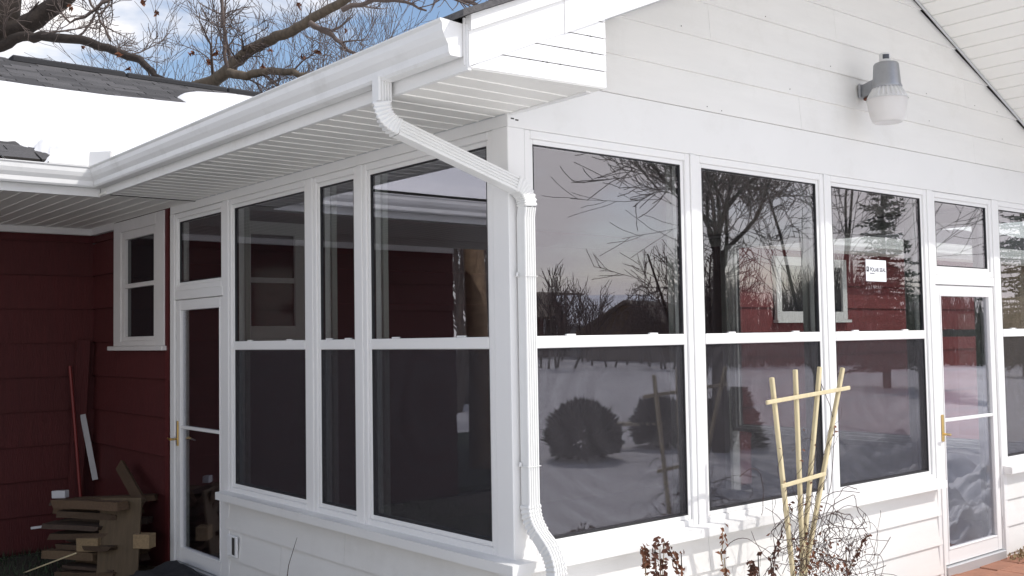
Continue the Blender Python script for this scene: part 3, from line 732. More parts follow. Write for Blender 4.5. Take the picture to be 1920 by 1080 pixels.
def gutter2(label, ua, ub, ma):
    g_ = thing('rain_gutter', ((ua+ub)/2, 3.55, 2.63), label, 'gutter', 'white rain gutters along the eaves')
    mb = MB(); mb.loft([[Vector((ua, 3.6015-d, 2.628+z)) for d, z in GP], [Vector(((ub-d) if ma else ub, 3.6015-d, 2.628+z)) for d, z in GP]])
    mb.build('channel', 'gutter_white', g_)
    return g_
G2 = gutter2('white gutter along the snowy wing eave meeting the sunroom gutter at a mitre', -4.3, XE-.0045, True)
G3 = gutter2('sunlit white gutter on the far eave seen through the sunroom glass', 5.72, 20.0, False)
jb = MB()
for d0, z0 in ((.109, .0), ):
    pass
mj = MB(); mj.bar(P1(.109, -.004, 3.485), P1(.109, .135, 3.485), .012, .004); mj.build('mitre_joint', 'aluminium', G1)
sg = MB()
sg.box(-.60, -.585, 3.40, 3.62, 2.765, 2.85, ch=.002)
# splash guard at the valley, standing in the gutter corner
SG = tag(MB().loft([[Vector((-.985, 3.50, 2.765)), Vector((-.98, 3.515, 2.765)), Vector((-.74, 3.515, 2.765)), Vector((-.735, 3.50, 2.765))], [Vector((-.975, 3.51, 2.86)), Vector((-.97, 3.525, 2.86)), Vector((-.73, 3.525, 2.86)), Vector((-.725, 3.51, 2.86))]]).loft([[Vector((-.735, 3.50, 2.765)), Vector((-.72, 3.50, 2.765)), Vector((-.62, 3.40, 2.765)), Vector((-.635, 3.39, 2.765))], [Vector((-.725, 3.51, 2.862)), Vector((-.71, 3.51, 2.862)), Vector((-.61, 3.41, 2.862)), Vector((-.625, 3.40, 2.862))]]).build('splash_guard', 'trim_metal'), 'folded white metal splash guard standing in the gutter corner below the snow', 'splash guard')

# ================================================================== DOWNSPOUT
DS = thing('downspout', (.03, -.05, 0.0), 'white corrugated downspout running from the gutter down the sunroom corner', 'downspout')
def rect_sweep(path, w, d, wdir, flutes=True, crimp=None):
    """w along wdir (the fluted broad face looks along wdir x tangent), d deep"""
    prof = []
    nf = 4
    pr = []
    for sg_ in (1, -1):
        pr += [(-sg_*(w/2-.004), sg_*d/2)]
        for k in range(nf if flutes else 0):
            c = -w/2 + w*(k+1)/(nf+1)
            for dx, dd in ((-.0042, 0), (-.0022, -.006), (.0022, -.006), (.0042, 0)): pr.append((sg_*(c+dx), sg_*(d/2+dd)))
        pr += [(sg_*(w/2-.004), sg_*d/2), (sg_*w/2, sg_*(d/2-.004)), (sg_*w/2, -sg_*(d/2-.004))]
    rings = []
    for i, (p, sc) in enumerate(path):
        p = Vector(p); a = Vector(path[max(0, i-1)][0]); b = Vector(path[min(len(path)-1, i+1)][0]); t = (b-a).normalized()
        wd = wdir[i] if isinstance(wdir, list) else wdir
        wv_ = Vector(wd); wv_ = (wv_ - t*wv_.dot(t)).normalized(); dv = wv_.cross(t).normalized()
        rings.append([p + wv_*x*sc + dv*y_*sc for x, y_ in pr])
    return MB().loft(rings)
def arc(p0, d0, d1, n, step, w0=1.0):
    """elbow: turns direction d0 into d1 through n crimped steps"""
    d0, d1 = Vector(d0).normalized(), Vector(d1).normalized(); pts = [(Vector(p0), 1.0)]; p = Vector(p0)
    for k in range(n):
        t = (k+.5)/n; d = d0.lerp(d1, t).normalized()
        p = p + d*step*.55; pts.append((p.copy(), 1.07)); p = p + d*step*.45; pts.append((p.copy(), .93))
    return pts, p
A0 = Vector((-.672, -.01, 2.645)); down = Vector((0, 0, -1))
B0 = Vector((-.672, -.01, 2.50)); tgt = Vector((-.015, -.056, 2.255)); dr = (tgt-B0).normalized()
e1, p1 = arc((-.672, -.01, 2.545), down, dr, 9, .0145)
dr = (tgt-p1).normalized()
wfix = [Vector((0, -1, 0))]
W1 = Vector((.0, -1.0, 0)); 
FR = Vector((1, 0, 0))
# broad fluted face towards the viewer: width vector lies roughly horizontal and square to the run
wv1 = dr.cross(Vector((-.55, -.80, .25))).normalized()
rect_sweep([((A0), .98), ((-.672, -.01, 2.545), .98)], .066, .056, Vector((1, 0, 0))).build('outlet', 'downspout_white', DS)
def blend(n, a, b): return [Vector(a).lerp(Vector(b), i/(n-1)).normalized() for i in range(n)]
rect_sweep(e1, .070, .060, blend(len(e1), (.75, -.6, 0), -wv1), False).build('elbow', 'downspout_white', DS)
e2, p2 = arc(tgt, dr, down, 8, .0155)
e2 = [(p + Vector((.0, 0, 0)), s_) for p, s_ in e2]
rect_sweep([(p1, .97), (tgt, .97)], .070, .060, -wv1).build('pipe', 'downspout_white', DS)
rect_sweep(e2, .071, .061, blend(len(e2), -wv1, (1, 0, 0)), False).build('elbow', 'downspout_white', DS)
pb = Vector((p2.x, -.052, .84))
p2s = Vector((p2.x, p2.y, p2.z))
rect_sweep([(p2s, .97), (Vector((p2.x, -.052, p2.z-.05)), .97), (pb, .97)], .066, .060, Vector((1, 0, 0))).build('pipe', 'downspout_white', DS)
e3, p3 = arc(pb, down, Vector((.05, -.75, -.70)), 7, .020)
e4, p4 = arc(p3+Vector((.05, -.75, -.70)).normalized()*.06, Vector((.05, -.75, -.70)), down, 7, .020)
rect_sweep(e3+e4, .072, .062, Vector((1, 0, 0))).build('elbow', 'downspout_white', DS)
rect_sweep([(p4, .97), (Vector((p4.x, p4.y, -.04)), .97)], .068, .058, Vector((1, 0, 0))).build('pipe', 'downspout_white', DS)
for z in (1.86, 1.02):
    st_ = MB(); st_.box(p2.x-.0375, p2.x+.0375, -.0855, -.0145, z-.011, z-.009); st_.box(p2.x-.047, p2.x-.036, -.040, -.030, z-.012, z+.008, ch=.002); st_.build('strap', 'downspout_white', DS)

# ================================================================== SECURITY LAMP
LX, LY = 2.795, -.23
LA = thing('security_lamp', (2.86, -.03, 3.07), 'grey metal security lamp with milky bowl on a short arm in the gable', 'lamp')
lm = MB(); lm.box(2.815, 2.905, -.036, -.018, 3.035, 3.125, ch=.006); lm.build('wall_plate', 'galvanised', LA)
ar = MB(); ar.loft([[Vector((2.86+a*.03, -.03, 3.075+b*.038)) for a, b in ((-1, -1), (1, -1), (1, 1), (-1, 1))], [Vector((LX+.025+a*.026, LY+.05, 3.09+b*.045)) for a, b in ((-1, -1), (1, -1), (1, 1), (-1, 1))]]); ar.build('arm', 'galvanised', LA)
hs = MB(); hs.lathe([(.0, 3.05), (.088, 3.052), (.090, 3.06), (.083, 3.075), (.074, 3.195), (.068, 3.205), (0, 3.207)], (LX, LY, 0), 32)
hs.build('housing', 'galvanised', LA)
pc = MB(); pc.lathe([(.0, 3.207), (.036, 3.207), (.036, 3.212), (.033, 3.214), (.032, 3.255), (.027, 3.262), (0, 3.263)], (LX-.022, LY-.006, 0), 24); pco = pc.build('photocell', 'photocell', LA)
lb = MB(); lb.loft([[Vector((LX-.022+.0335*math.cos(a), LY-.006+.0335*math.sin(a), z_)) for z_ in (3.222, 3.25)] for a in np.linspace(3.3, 4.5, 7)], closed=False, caps=False); lb.build('eye_window', 'dark_label', pco)
co = MB(); rings = []
for r, z_ in ((.083, 3.052), (.112, 3.0), (.119, 2.987), (.122, 2.982)):
    rings.append([Vector((LX+(r+(.004*(1 if j % 4 < 2 else -1) if r < .118 else 0))*math.cos(2*math.pi*j/96), LY+(r+(.004*(1 if j % 4 < 2 else -1) if r < .118 else 0))*math.sin(2*math.pi*j/96), z_)) for j in range(96)])
co.loft(rings, caps=False); co.build('ribbed_collar', 'reflector', LA)
gl_ = MB(); gl_.lathe([(.118, 2.985), (.1195, 2.978), (.115, 2.955), (.103, 2.885), (.088, 2.848), (.080, 2.842), (.074, 2.845), (0, 2.848)], (LX, LY, 0), 36); gl_.build('bowl', 'lamp_plastic', LA)
rt = MB(); rt.box(2.845, 2.875, -.075, -.037, 3.020, 3.036, ch=.004); rt.build('clamp', 'rust', LA)
# stain marks are part of the siding; two nail holes below the arm

# ================================================================== STICKER
ST = tag(MB().box(2.893, 3.126, .0102, .0112, 1.896, 2.032).build('sticker', 'paper'), 'small white printed sticker on the pane of the third front window', 'sticker')
ORG[ST.name] = Vector((0, 0, 0))
def text(body, size, x, z, y, parent, name, sx=1.0):
    c = bpy.data.curves.new(name, 'FONT'); c.body = body; c.size = size; c.align_x = 'LEFT'; c.extrude = .0002; c.offset = .0006
    o = bpy.data.objects.new(name, c); COL.objects.link(o); o.location = (x, y, z); o.rotation_euler = (math.pi/2, 0, 0); o.scale = (sx, 1, 1)
    bpy.context.view_layer.update(); me = bpy.data.meshes.new_from_object(o.evaluated_get(bpy.context.evaluated_depsgraph_get())); me.materials.clear(); me.materials.append(MATS['ink'])
    bpy.data.objects.remove(o); o = bpy.data.objects.new(name, me); COL.objects.link(o); o.location = (x, y, z); o.rotation_euler = (math.pi/2, 0, 0); o.scale = (sx, 1, 1)
    o.parent = parent; return o
text('POLAR SEAL', .036, 2.936, 1.958, .0099, ST, 'lettering', .93)
lg = MB(); lg.box(2.899, 2.925, .0097, .0101, 1.956, 1.988); lg.build('logo', 'ink', ST)
lg = MB(); lg.box(2.906, 2.912, .0094, .00965, 1.966, 1.982); lg.build('logo_mark', 'paper', ST)
lg = MB(); lg.box(2.936, 2.99, .0097, .0101, 1.944, 1.949); lg.build('underline', 'ink', ST)

# ================================================================== TRELLIS
TY = -.37
TR = thing('trellis', (1.5, TY, -.1), 'pale wooden fan trellis of four stakes standing in front of the window sill', 'trellis')
def tw(px, py, y=TY): return on(px, py, 'y', y)
STK = [((1447, 708), (1487, 1078)), ((1491, 693), (1503, 1000)), ((1537, 688), (1510, 1000)), ((1580, 690), (1523, 1000))]
stake_pts = []
for a, b in STK:
    A, Bq = tw(*a), tw(*b); d_ = (Bq-A)/(A.z-Bq.z); E_ = A + d_*(A.z+.12)
    MB().bar(A, E_, .021, .021, up=(0, 1, 0), ch=.003).build('stake', 'trellis_wood', TR); stake_pts.append((A, E_))
for a, b in (((1437, 755), (1593, 727)), ((1465, 912), (1548, 888))):
    MB().bar(tw(*a, TY-.018), tw(*b, TY-.018), .021, .012, up=(0, 1, 0), ch=.003).build('crossbar', 'trellis_wood', TR)

# ================================================================== DRY PLANTS
def leaf(mb, p, r, rng):
    p = Vector(p); n = Vector((rng.uniform(-1, 1), rng.uniform(-1, -.2), rng.uniform(-.6, 1))).normalized(); a = n.orthogonal().normalized(); a = Matrix.Rotation(rng.uniform(0, 6.28), 3, n) @ a; b = n.cross(a)
    mb.add([p-a*r, p+b*r*.6+n*r*.3, p+a*r*1.1, p-b*r*.6+n*r*.3, p+n*r*-.1], [(0, 1, 4), (1, 2, 4), (2, 3, 4), (3, 0, 4)])
rng = random.Random(3)
VN = thing('dry_vine', (1.6, TY, -.1), 'tangle of bare brown climbing vine with curled dead leaves on the trellis', 'vine')
vs_ = MB(); lf = MB()
def wander(p, d, L, n, wob, droop=0.0, curl=0.0):
    pts = [Vector(p)]; d = Vector(d).normalized(); ax = Vector((rng.uniform(-.2, .2), -1, rng.uniform(-.2, .2)))
    for k in range(n):
        d = (d + Vector((rng.uniform(-wob, wob), rng.uniform(-wob, wob)*.6, rng.uniform(-wob, wob)-droop))).normalized()
        if curl: d = Matrix.Rotation(curl, 3, ax) @ d
        pts.append(pts[-1]+d*L/n)
    return pts
# main tangle low on the right
for k in range(150):
    c = tw(rng.gauss(1545, 42), rng.gauss(1050, 38)) + Vector((0, rng.uniform(-.14, .12), 0))
    pts = wander(c, (rng.uniform(-1, 1), rng.uniform(-.3, .3), rng.uniform(-.2, 1)), rng.uniform(.12, .42), 14, .25, .02, rng.uniform(-.34, .34))
    vs_.tube(pts, [rng.uniform(.0012, .002)]*len(pts), 3, caps=False)
# big loops
for cx, cy, r in ((1590, 970, 46), (1600, 985, 60), (1575, 1010, 40), (1480, 985, 26), (1592, 960, 30), (1560, 1030, 66)):
    pts = [tw(cx+r*math.cos(a)*rng.uniform(.9, 1.1), cy+r*1.1*math.sin(a)*rng.uniform(.9, 1.1)) + Vector((0, .05*math.sin(a*2+cx), 0)) for a in np.linspace(rng.uniform(0, 3), rng.uniform(4.5, 7.5), 18)]
    vs_.tube(pts, .0022, 4, caps=False)
# climbers on the stakes
for A, E_ in stake_pts:
    for rep in range(3):
        t0 = rng.uniform(.15, .5); ph = rng.uniform(0, 6); pts = []
        for k in range(40):
            t = 1-(1-t0)*k/39; p = A.lerp(E_, t); a = ph+k*.9
            pts.append(p+Vector((.02*math.cos(a)+rng.uniform(-.008, .008), .02*math.sin(a), rng.uniform(-.006, .006))))
        vs_.tube(pts, .0014, 3, caps=False)
    for k in range(9):
        p = A.lerp(E_, rng.uniform(.2, .8)); leaf(lf, p+Vector((rng.uniform(-.03, .03), -.02, 0)), rng.uniform(.007, .014), rng)
    for k in range(5):
        p = A.lerp(E_, rng.uniform(.2, .8)); pts = wander(p, (rng.uniform(-1, 1), -.2, rng.uniform(-.3, .6)), rng.uniform(.08, .22), 8, .35, 0, rng.uniform(-.3, .3)); vs_.tube(pts, .0012, 3, caps=False)
# a long thin runner up the right side
pts = [tw(*p) for p in ((1540, 720), (1556, 760), (1565, 800), (1562, 860), (1558, 910), (1545, 960), (1530, 1010))]
vs_.tube(pts, .0022, 4, caps=False)
for k in range(150):
    p = tw(rng.gauss(1530, 26), rng.gauss(1056, 24)) + Vector((0, rng.uniform(-.12, .08), 0)); leaf(lf, p, rng.uniform(.008, .019), rng)
vs_.build('stems', 'vine_stem', VN, 'stuff'); lf.build('dead_leaves', 'dead_leaf', VN, 'stuff')
STALKS = [([(1212, 1100), (1210, 1060), (1206, 1033)], 'left pair of dry stalks'), ([(1232, 1100), (1228, 1060), (1229, 1023)], ''), ([(1240, 1100), (1243, 1060), (1245, 1026)], ''), ([(1280, 1100), (1268, 1060), (1257, 1036)], ''),
          ([(1362, 1100), (1353, 1050), (1355, 1004)], ''), ([(1425, 1095), (1412, 1072), (1406, 1058)], ''), ([(1448, 1100), (1452, 1040), (1474, 968)], ''), ([(1588, 1075), (1605, 1040), (1621, 1013)], '')]
SL_ = ['leftmost dry stalk of round brown leaves below the sill', 'tall dry brown stalk second from the left below the sill', 'third dry stalk from the left, its leaves dense and dark', 'slanting thin dry stalk leaning left below the first window',
       'single upright dry stalk under the joint between the first two windows', 'short curled dry stalk just left of the trellis foot', 'long dark dry stalk climbing past the left trellis stake', 'dry stalk leaning right out of the vine tangle']
for (ps, _), lab in zip(STALKS, SL_):
    yy = rng.uniform(-.24, -.16) if ps[0][0] < 1400 else -.33
    P3 = [on(a, b, 'y', yy) for a, b in ps]
    s_ = thing('dry_stalk', (P3[0].x, yy, -.11), lab, 'dry plant', 'dry leafy stalks in front of the sunny knee wall')
    base = Vector((P3[0].x+.02, yy, -.12)); path = []
    K = [base]+P3
    for i in range(len(K)-1):
        for q_ in range(9): path.append(K[i].lerp(K[i+1], q_/6)+Vector((rng.uniform(-.003, .003), rng.uniform(-.003, .003), 0)))
    path.append(K[-1])
    m_ = MB(); m_.tube(path, [.0028]*(len(path)-1)+[.0012], 4); m_.build('stem', 'straw_stem' if rng.random() < .4 else 'vine_stem', s_)
    l_ = MB()
    for i, p in enumerate(path):
        if p.z < .02: continue
        for sgn in (-1, 1):
            if rng.random() < .78: leaf(l_, p+Vector((sgn*rng.uniform(.008, .02), rng.uniform(-.012, .0), rng.uniform(-.01, .01))), rng.uniform(.013, .021), rng)
    l_.build('leaves', rng.choice(['dead_leaf', 'dead_leaf_dark']), s_, 'stuff')
# litter by the door and under the far window
lt = MB()
for _ in range(420):
    x, y_ = rng.uniform(4.45, 5.6), rng.uniform(-.26, -.03); leaf(lt, (x, y_, -.055+rng.uniform(0, .05)), rng.uniform(.008, .022), rng)
lt.build('leaf_litter', 'straw_stem', None, 'stuff')
# snow heaped at the wall right of the door and out on the patio edge
def heap(name, cx, cy, rx, ry, h, seed):
    r_ = random.Random(seed); n = 36; vs = []; fs = []
    o1, o2 = r_.uniform(0, 9), r_.uniform(0, 9)
    for j in range(n):
        for i in range(n):
            u, v_ = -1+2*i/(n-1), -1+2*j/(n-1); r = math.sqrt(u*u+v_*v_)
            z = h*max(0, 1-r**2.2)*(1+.35*nsum(u*2+o1, v_*2+o2, .9)+.2*nsum(u*5+o2, v_*5, .9)) - .03
            vs.append((cx+u*rx, cy+v_*ry, -.10+z))
    fs = [(j*n+i, j*n+i+1, (j+1)*n+i+1, (j+1)*n+i) for j in range(n-1) for i in range(n-1)]
    return MB().add(vs, fs, True).build(name, 'snow', None, 'stuff')
heap('snow_heap', 5.35, -.22, .62, .20, .26, 1)
heap('snow_heap', 4.75, -.85, .55, .42, .27, 2)
heap('snow_heap', 5.25, -.52, .62, .34, .30, 9)
heap('snow_heap', 5.5, -1.25, .75, .6, .42, 3)
heap('snow_heap', 4.35, -1.55, .55, .45, .25, 4)
heap('snow_heap', 6.6, -1.0, .7, .6, .40, 5)
heap('snow_heap', 7.4, -2.4, 1.1, 1.0, .5, 6)

# ================================================================== WOOD PILE AND THINGS BY THE RED WALL
WPL = Vector((.58, -.80, 0)).normalized(); WPN = Vector((.80, .58, 0))
pc0 = Vector((-.37, 4.44, -.13))
rng = random.Random(11)
labs = ['rough dark board', 'split grey board', 'short square offcut', 'thin lath', 'thick brown beam offcut', 'weathered plank', 'pale sawn block', 'narrow broken slat']
posw = ['bottom of', 'low in', 'middle of', 'upper part of', 'top of']
cnt = 0
for lay in range(8):
    z0 = lay*.073
    for k in range(3):
        L = rng.uniform(.42, .68); w = rng.uniform(.07, .14); h = rng.choice([.022, .034, .045, .06])
        c = pc0 + WPN*(-.18+.15*k+rng.uniform(-.02, .02)) + WPL*rng.uniform(-.09, .09) + Vector((0, 0, z0+.006+h/2))
        d_ = (WPL + WPN*rng.uniform(-.22, .22) + Vector((0, 0, rng.uniform(-.05, .08)))).normalized()
        mb = MB(); r_ = d_.cross(Vector((0, 0, 1))).normalized(); u_ = r_.cross(d_); rg = []
        for t_ in (-.5, -.36, -.1, .2, .4, .5):
            j = (lambda a_: rng.uniform(-a_, a_)) ; e_ = abs(t_) > .45
            rg.append([c + d_*(t_*L+(j(.018) if e_ else 0)) + r_*(sx_*w/2+j(.006)) + u_*(sz_*h/2*(rng.uniform(.6, 1) if e_ and rng.random() < .3 else 1)+j(.003)) for sx_, sz_ in ((-1, -1), (1, -1), (1, 1), (-1, 1))])
        mb.loft(rg); o = mb.build('scrap_board', 'lumber%d' % rng.randrange(3))
        side = ['back row by red wall', 'middle row', 'front row'][2-k]
        tag(o, '%s, layer %s of the wood pile, %s' % (labs[cnt % 8], ['one', 'two', 'three', 'four', 'five', 'six', 'seven', 'eight'][lay], side), 'scrap wood', 'scrap wood stacked by the red wall')
        cnt += 1
def plank_thing(name, a, b, w, h, m, lab, cat, up=(0, 0, 1)):
    return tag(MB().bar(a, b, w, h, up=up, ch=.002).build(name, m), lab, cat)
v0 = Vector((-.47, 4.18, 0))
pz = on(190, 946, 'x', -.50); 
pl_ = MB(); c0 = Vector((-.46, 4.16, -.13)); c1 = Vector((-.26, 3.90, -.13)); up_ = Vector((.05, .05, .60))
nrm = (c1-c0).cross(up_).normalized()*.014
pl_.prism([c0, c1, c1+up_, c0+up_+Vector((0, 0, -.01))], nrm)
tag(pl_.build('plywood_sheet', 'plywood'), 'square brown plywood sheet propped upright against the wood pile', 'plywood')
plank_thing('leaning_board', on(225, 872, 'x', -.12), on(266, 945, 'x', -.18), .085, .03, 'lumber0', 'brown board leaning up out of the wood pile against red wall', 'board', up=(-.64, -.77, 0))
plank_thing('yellow_block', (-.52, 4.33, .13), (-.42, 4.17, .14), .10, .095, 'lumber3', 'pale yellow wood block sticking out left of the plywood sheet', 'wood block')
plank_thing('yellow_block', (-.25, 3.96, .17), (-.17, 3.86, .17), .09, .10, 'lumber3', 'pale yellow wood block end right of the plywood sheet', 'wood block')
plank_thing('trim_strip', (-.125, 5.64, 1.075), (-.045, 5.50, .435), .046, .014, 'trim_strip', 'white trim strip leaning in the dark corner of the red walls', 'trim strip', up=(0, -1, 0))
tag(MB().tube([(-.225, 5.60, 1.40), (-.195, 5.56, .9), (-.165, 5.50, .30), (-.15, 5.45, -.12)], .013, 8).build('red_pole', 'red_pole'), 'thin red pole standing against the red wall left of the white strip', 'pole')
plank_thing('garden_stake', (-.78, 4.85, -.125), (-.67, 3.95, .14), .010, .010, 'trellis_wood', 'thin pale stick lying against the front of the wood pile', 'stick')
plank_thing('white_lath', (-.72, 4.86, .20), (-.55, 4.66, .235), .018, .018, 'trim_strip', 'white painted lath end poking out left of the wood pile', 'lath')
plank_thing('white_offcut', (-.60, 4.72, .455), (-.53, 4.63, .46), .05, .055, 'trim_strip', 'white painted offcut on the top left corner of the wood pile', 'wood block')
plank_thing('dark_post', (-.20, 5.6, -.12), (-.10, 5.66, 1.62), .11, .05, 'red_siding', 'dark red board standing upright in the corner behind the pole', 'board', up=(0, -1, 0))
dp = MB()
for i in range(9):
    a = i/8*math.pi*2; 
tag(MB().box(-.30, -.02, 3.22, 3.82, -.13, -.035, ch=.01).build('door_step', 'dirty_concrete'), 'low concrete step in front of the shaded storm door', 'step')
n = 18; vs = []; fs = []
for top in (0, 1):
    for j in range(n):
        for i in range(n):
            u, v_ = i/(n-1), j/(n-1); x, y_ = -.40+.37*u, 2.93+.86*v_
            e = min(u, 1-u, v_, 1-v_)
            z = .03 + .05*nsum(x*2, y_*1.3, 1.5)*min(1, e*5) - (.11*max(0, .14-e)/.14)
            vs.append((x+.02*nsum(y_*3, 1), y_+.02*nsum(x*5, 2), z+.012*top))
for top in (0, 1):
    for j in range(n-1):
        for i in range(n-1): fs.append(tuple(top*n*n+k for k in (j*n+i, j*n+i+1, (j+1)*n+i+1, (j+1)*n+i)))
tag(MB().add(vs, fs, True).build('rubber_mat', 'rubber'), 'rumpled black mat lying over the step below the shaded door', 'mat')
cl = thing('dead_clump', (-.2, 2.75, -.12), 'brown clump of dead garden plant at the foot of the shaded knee wall', 'dead plant')
l_ = MB()
for _ in range(220): leaf(l_, (-.16+rng.gauss(0, .05), 2.60+rng.gauss(0, .09), -.08+abs(rng.gauss(0, .06))), rng.uniform(.01, .02), rng)
l_.build('leaves', 'dead_leaf', cl, 'stuff')
m_ = MB(); m_.tube([on(535, 1110, 'x', -.15), on(541, 1060, 'x', -.13), on(557, 1008, 'x', -.10)], [.003, .0025, .0015], 4)
tag(m_.build('twig', 'vine_stem'), 'single bare dark twig rising in front of the shaded knee wall', 'twig')

# ================================================================== TREES
class Tree:
    def __init__(s, seed): s.r = random.Random(seed); s.big = MB(); s.tw = MB(); s.nseg = 0; s.cap = 9000
    def path(s, p, d, L, n, wob, up):
        r = s.r; pts = [Vector(p)]; d = Vector(d).normalized()
        for k in range(n):
            d = (d + Vector((r.uniform(-wob, wob), r.uniform(-wob, wob), r.uniform(-wob, wob)+up))).normalized(); pts.append(pts[-1]+d*L/n)
        return pts
    def grow(s, p, d, L, rad, lev, maxlev, wob=.22, up=.03, kids=5, spread=.9, twigmin=.004):
        r = s.r; n = 7 if lev < 2 else 5 if lev < maxlev else 4
        pts = s.path(p, d, L, n, wob, up); s.dress(pts, rad, max(rad*.35, twigmin), lev, maxlev, L, wob, up, kids, spread, twigmin)
    def dress(s, pts, r0, r1, lev, maxlev, L, wob=.22, up=.03, kids=5, spread=.9, twigmin=.004, start=.25):
        if s.nseg > s.cap: return
        r = s.r; n = len(pts); rad = [r0+(r1-r0)*i/(n-1) for i in range(n)]
        sides = 8 if r0 > .06 else 5 if r0 > .02 else 3
        (s.big if lev <= 1 else s.tw).tube(pts, rad, sides, caps=False); s.nseg += n
        if lev >= maxlev: return
        for k in range(kids):
            t = start+(1-start)*(k+r.random())/kids; i = min(n-2, int(t*(n-1))); f = t*(n-1)-i
            q = pts[i].lerp(pts[i+1], f); d = (pts[i+1]-pts[i]).normalized()
            sd = Vector((r.uniform(-1, 1), r.uniform(-1, 1), r.uniform(-.6, 1))); sd = (sd-d*sd.dot(d)).normalized()
            nd = (d*r.uniform(.5, 1.0)+sd*spread*r.uniform(.6, 1.1)).normalized()
            s.grow(q, nd, L*r.uniform(.42, .68)*(1.1-.35*t), max(twigmin, rad[i]*(r.uniform(.18, .36) if lev == 1 and r0 > .03 else r.uniform(.42, .6))), lev+1, maxlev, wob, up, kids if lev < 1 else max(3, kids-1), spread, twigmin)
    def finish(s, name, loc, label, group, bark='bark', twig='twig'):
        t = thing(name, loc, label, 'tree', group)
        if s.big.v: s.big.build('trunk', bark, t)
        if s.tw.v: s.tw.build('twigs', twig, t, 'stuff')
        return t
# -- the big tree behind the roof
t = Tree(5); t.cap = 14000
dd = 15.5
root = at(-190, 700, dd); root.z = -.3
trunk = [root, at(-170, 330, dd), at(-120, 150, dd), at(-45, 60, dd), at(5, 25, dd), at(20, -80, dd)]
t.big.tube([Vector(p) for p in trunk], [.42, .36, .32, .30, .26, .2], 12)
def limb(pxs, r0, r1, lev=1, maxlev=4, kids=8, L=1.5, d0=dd, d1=None, start=.1, wob=.25, up=.02, tm=.0042):
    d1 = d1 or d0; n = len(pxs); pts = [at(px, py, d0+(d1-d0)*i/(n-1)) for i, (px, py) in enumerate(pxs)]
    fine = []
    for i in range(n-1):
        for q_ in range(3): fine.append(pts[i].lerp(pts[i+1], q_/3)+Vector([t.r.uniform(-.02, .02) for _ in range(3)]))
    fine.append(pts[-1]); t.cap = t.nseg+1900; t.dress(fine, r0, r1, lev, maxlev, L, wob, up, kids, .9, tm, start)
limb([(-20, 62), (40, 52), (80, 28), (125, -10), (150, -60)], .165, .12, kids=3, L=1.2)
limb([(-60, 100), (0, 88), (40, 70), (75, 69), (150, 73), (205, 92), (255, 108), (275, 125), (292, 142), (320, 152), (350, 165)], .088, .036, kids=9, L=1.3, d1=14.5)
TREE1 = t.finish('oak_tree', tuple(root), 'large oak with thick dark limbs rising behind the left end of the snowy roof', 'trees behind the house', 'bark_dark')
t = Tree(9); t.cap = 16000
dd = 14.0
root = at(250, 420, dd); root.z = -.3
t.big.tube([root, root.lerp(at(300, 200, dd), .6), at(355, 166, dd)], [.30, .24, .15], 10)
limb([(350, 168), (400, 152), (428, 132), (445, 112), (480, 86), (520, 70), (560, 50), (600, 25), (650, -5), (700, -40)], .10, .05, kids=10, L=1.5, d1=12.5)
limb([(432, 136), (462, 142), (505, 131), (550, 136), (588, 146), (640, 160)], .062, .03, kids=8, L=1.0, d0=13.6, d1=12.8)
limb([(424, 128), (421, 60), (418, 0), (417, -60)], .028, .02, lev=2, kids=5, L=.7, d0=13.7)
limb([(580, 45), (620, 66), (650, 95), (690, 110)], .04, .015, lev=2, kids=7, L=.8, d0=12.7)
limb([(640, 20), (700, 0), (760, 5), (800, 20)], .035, .012, lev=2, kids=7, L=.9, d0=12.4)
limb([(660, -30), (760, -40), (840, -10), (900, 10), (960, 5)], .05, .015, lev=2, kids=9, L=1.0, d0=12.2)
limb([(250, -40), (200, 0), (170, 25), (130, 40), (105, 22)], .03, .012, lev=2, kids=8, L=.9, d0=13.5)
limb([(165, -10), (190, 40), (205, 75), (198, 60)], .02, .010, lev=2, kids=6, L=.7, d0=13.5)
lv = MB(); rr = random.Random(4)
for px, py in ((132, 14), (155, 90), (222, 103), (270, 5), (293, 25), (358, 98), (403, 98), (390, 118), (505, 98), (492, 125), (563, 145), (567, 108), (595, 100), (560, 12), (645, 55), (120, 118), (240, 132), (540, 160)):
    for _ in range(4): leaf(lv, at(px+rr.uniform(-4, 4), py+rr.uniform(-4, 4), 13.3), rr.uniform(.03, .05), rr)
TREE2 = t.finish('oak_tree', tuple(root), 'oak with a long pale limb slanting up to the right behind the roof ridge', 'trees behind the house', 'bark')
lv.build('dead_leaves', 'dead_leaf', TREE2, 'stuff')
blab = ['bare twiggy tree low behind the oak limb at the left', 'fan-shaped bare tree between the two oak limbs', 'bare tree whose twigs fill the gap right of the pale limb', 'thin bare tree far left over the shingle ridge', 'bare tree just left of the gable peak', 'distant bare tree low over the black ridge vent']
for i, (px, dist, h, sd) in enumerate(((250, 26, 9.2, 21), (345, 28, 10.2, 22), (600, 27, 10.5, 23), (60, 30, 10.2, 24), (760, 30, 12.5, 25), (480, 34, 10.5, 26))):
    t = Tree(sd); t.cap = 11000
    b = at(px, 600, dist); b.z = -.3
    for k in range(4):
        t.cap = t.nseg+1700; t.grow(b+Vector((t.r.uniform(-.3, .3), t.r.uniform(-.3, .3), 0)), (t.r.uniform(-.3, .3), t.r.uniform(-.3, .3), 1), h*t.r.uniform(.65, .85), .11, 1, 4, .13, .05, 7, .62, .0058)
    t.finish('bare_tree', tuple(b), blab[i], 'trees behind the house', 'bark_grey')

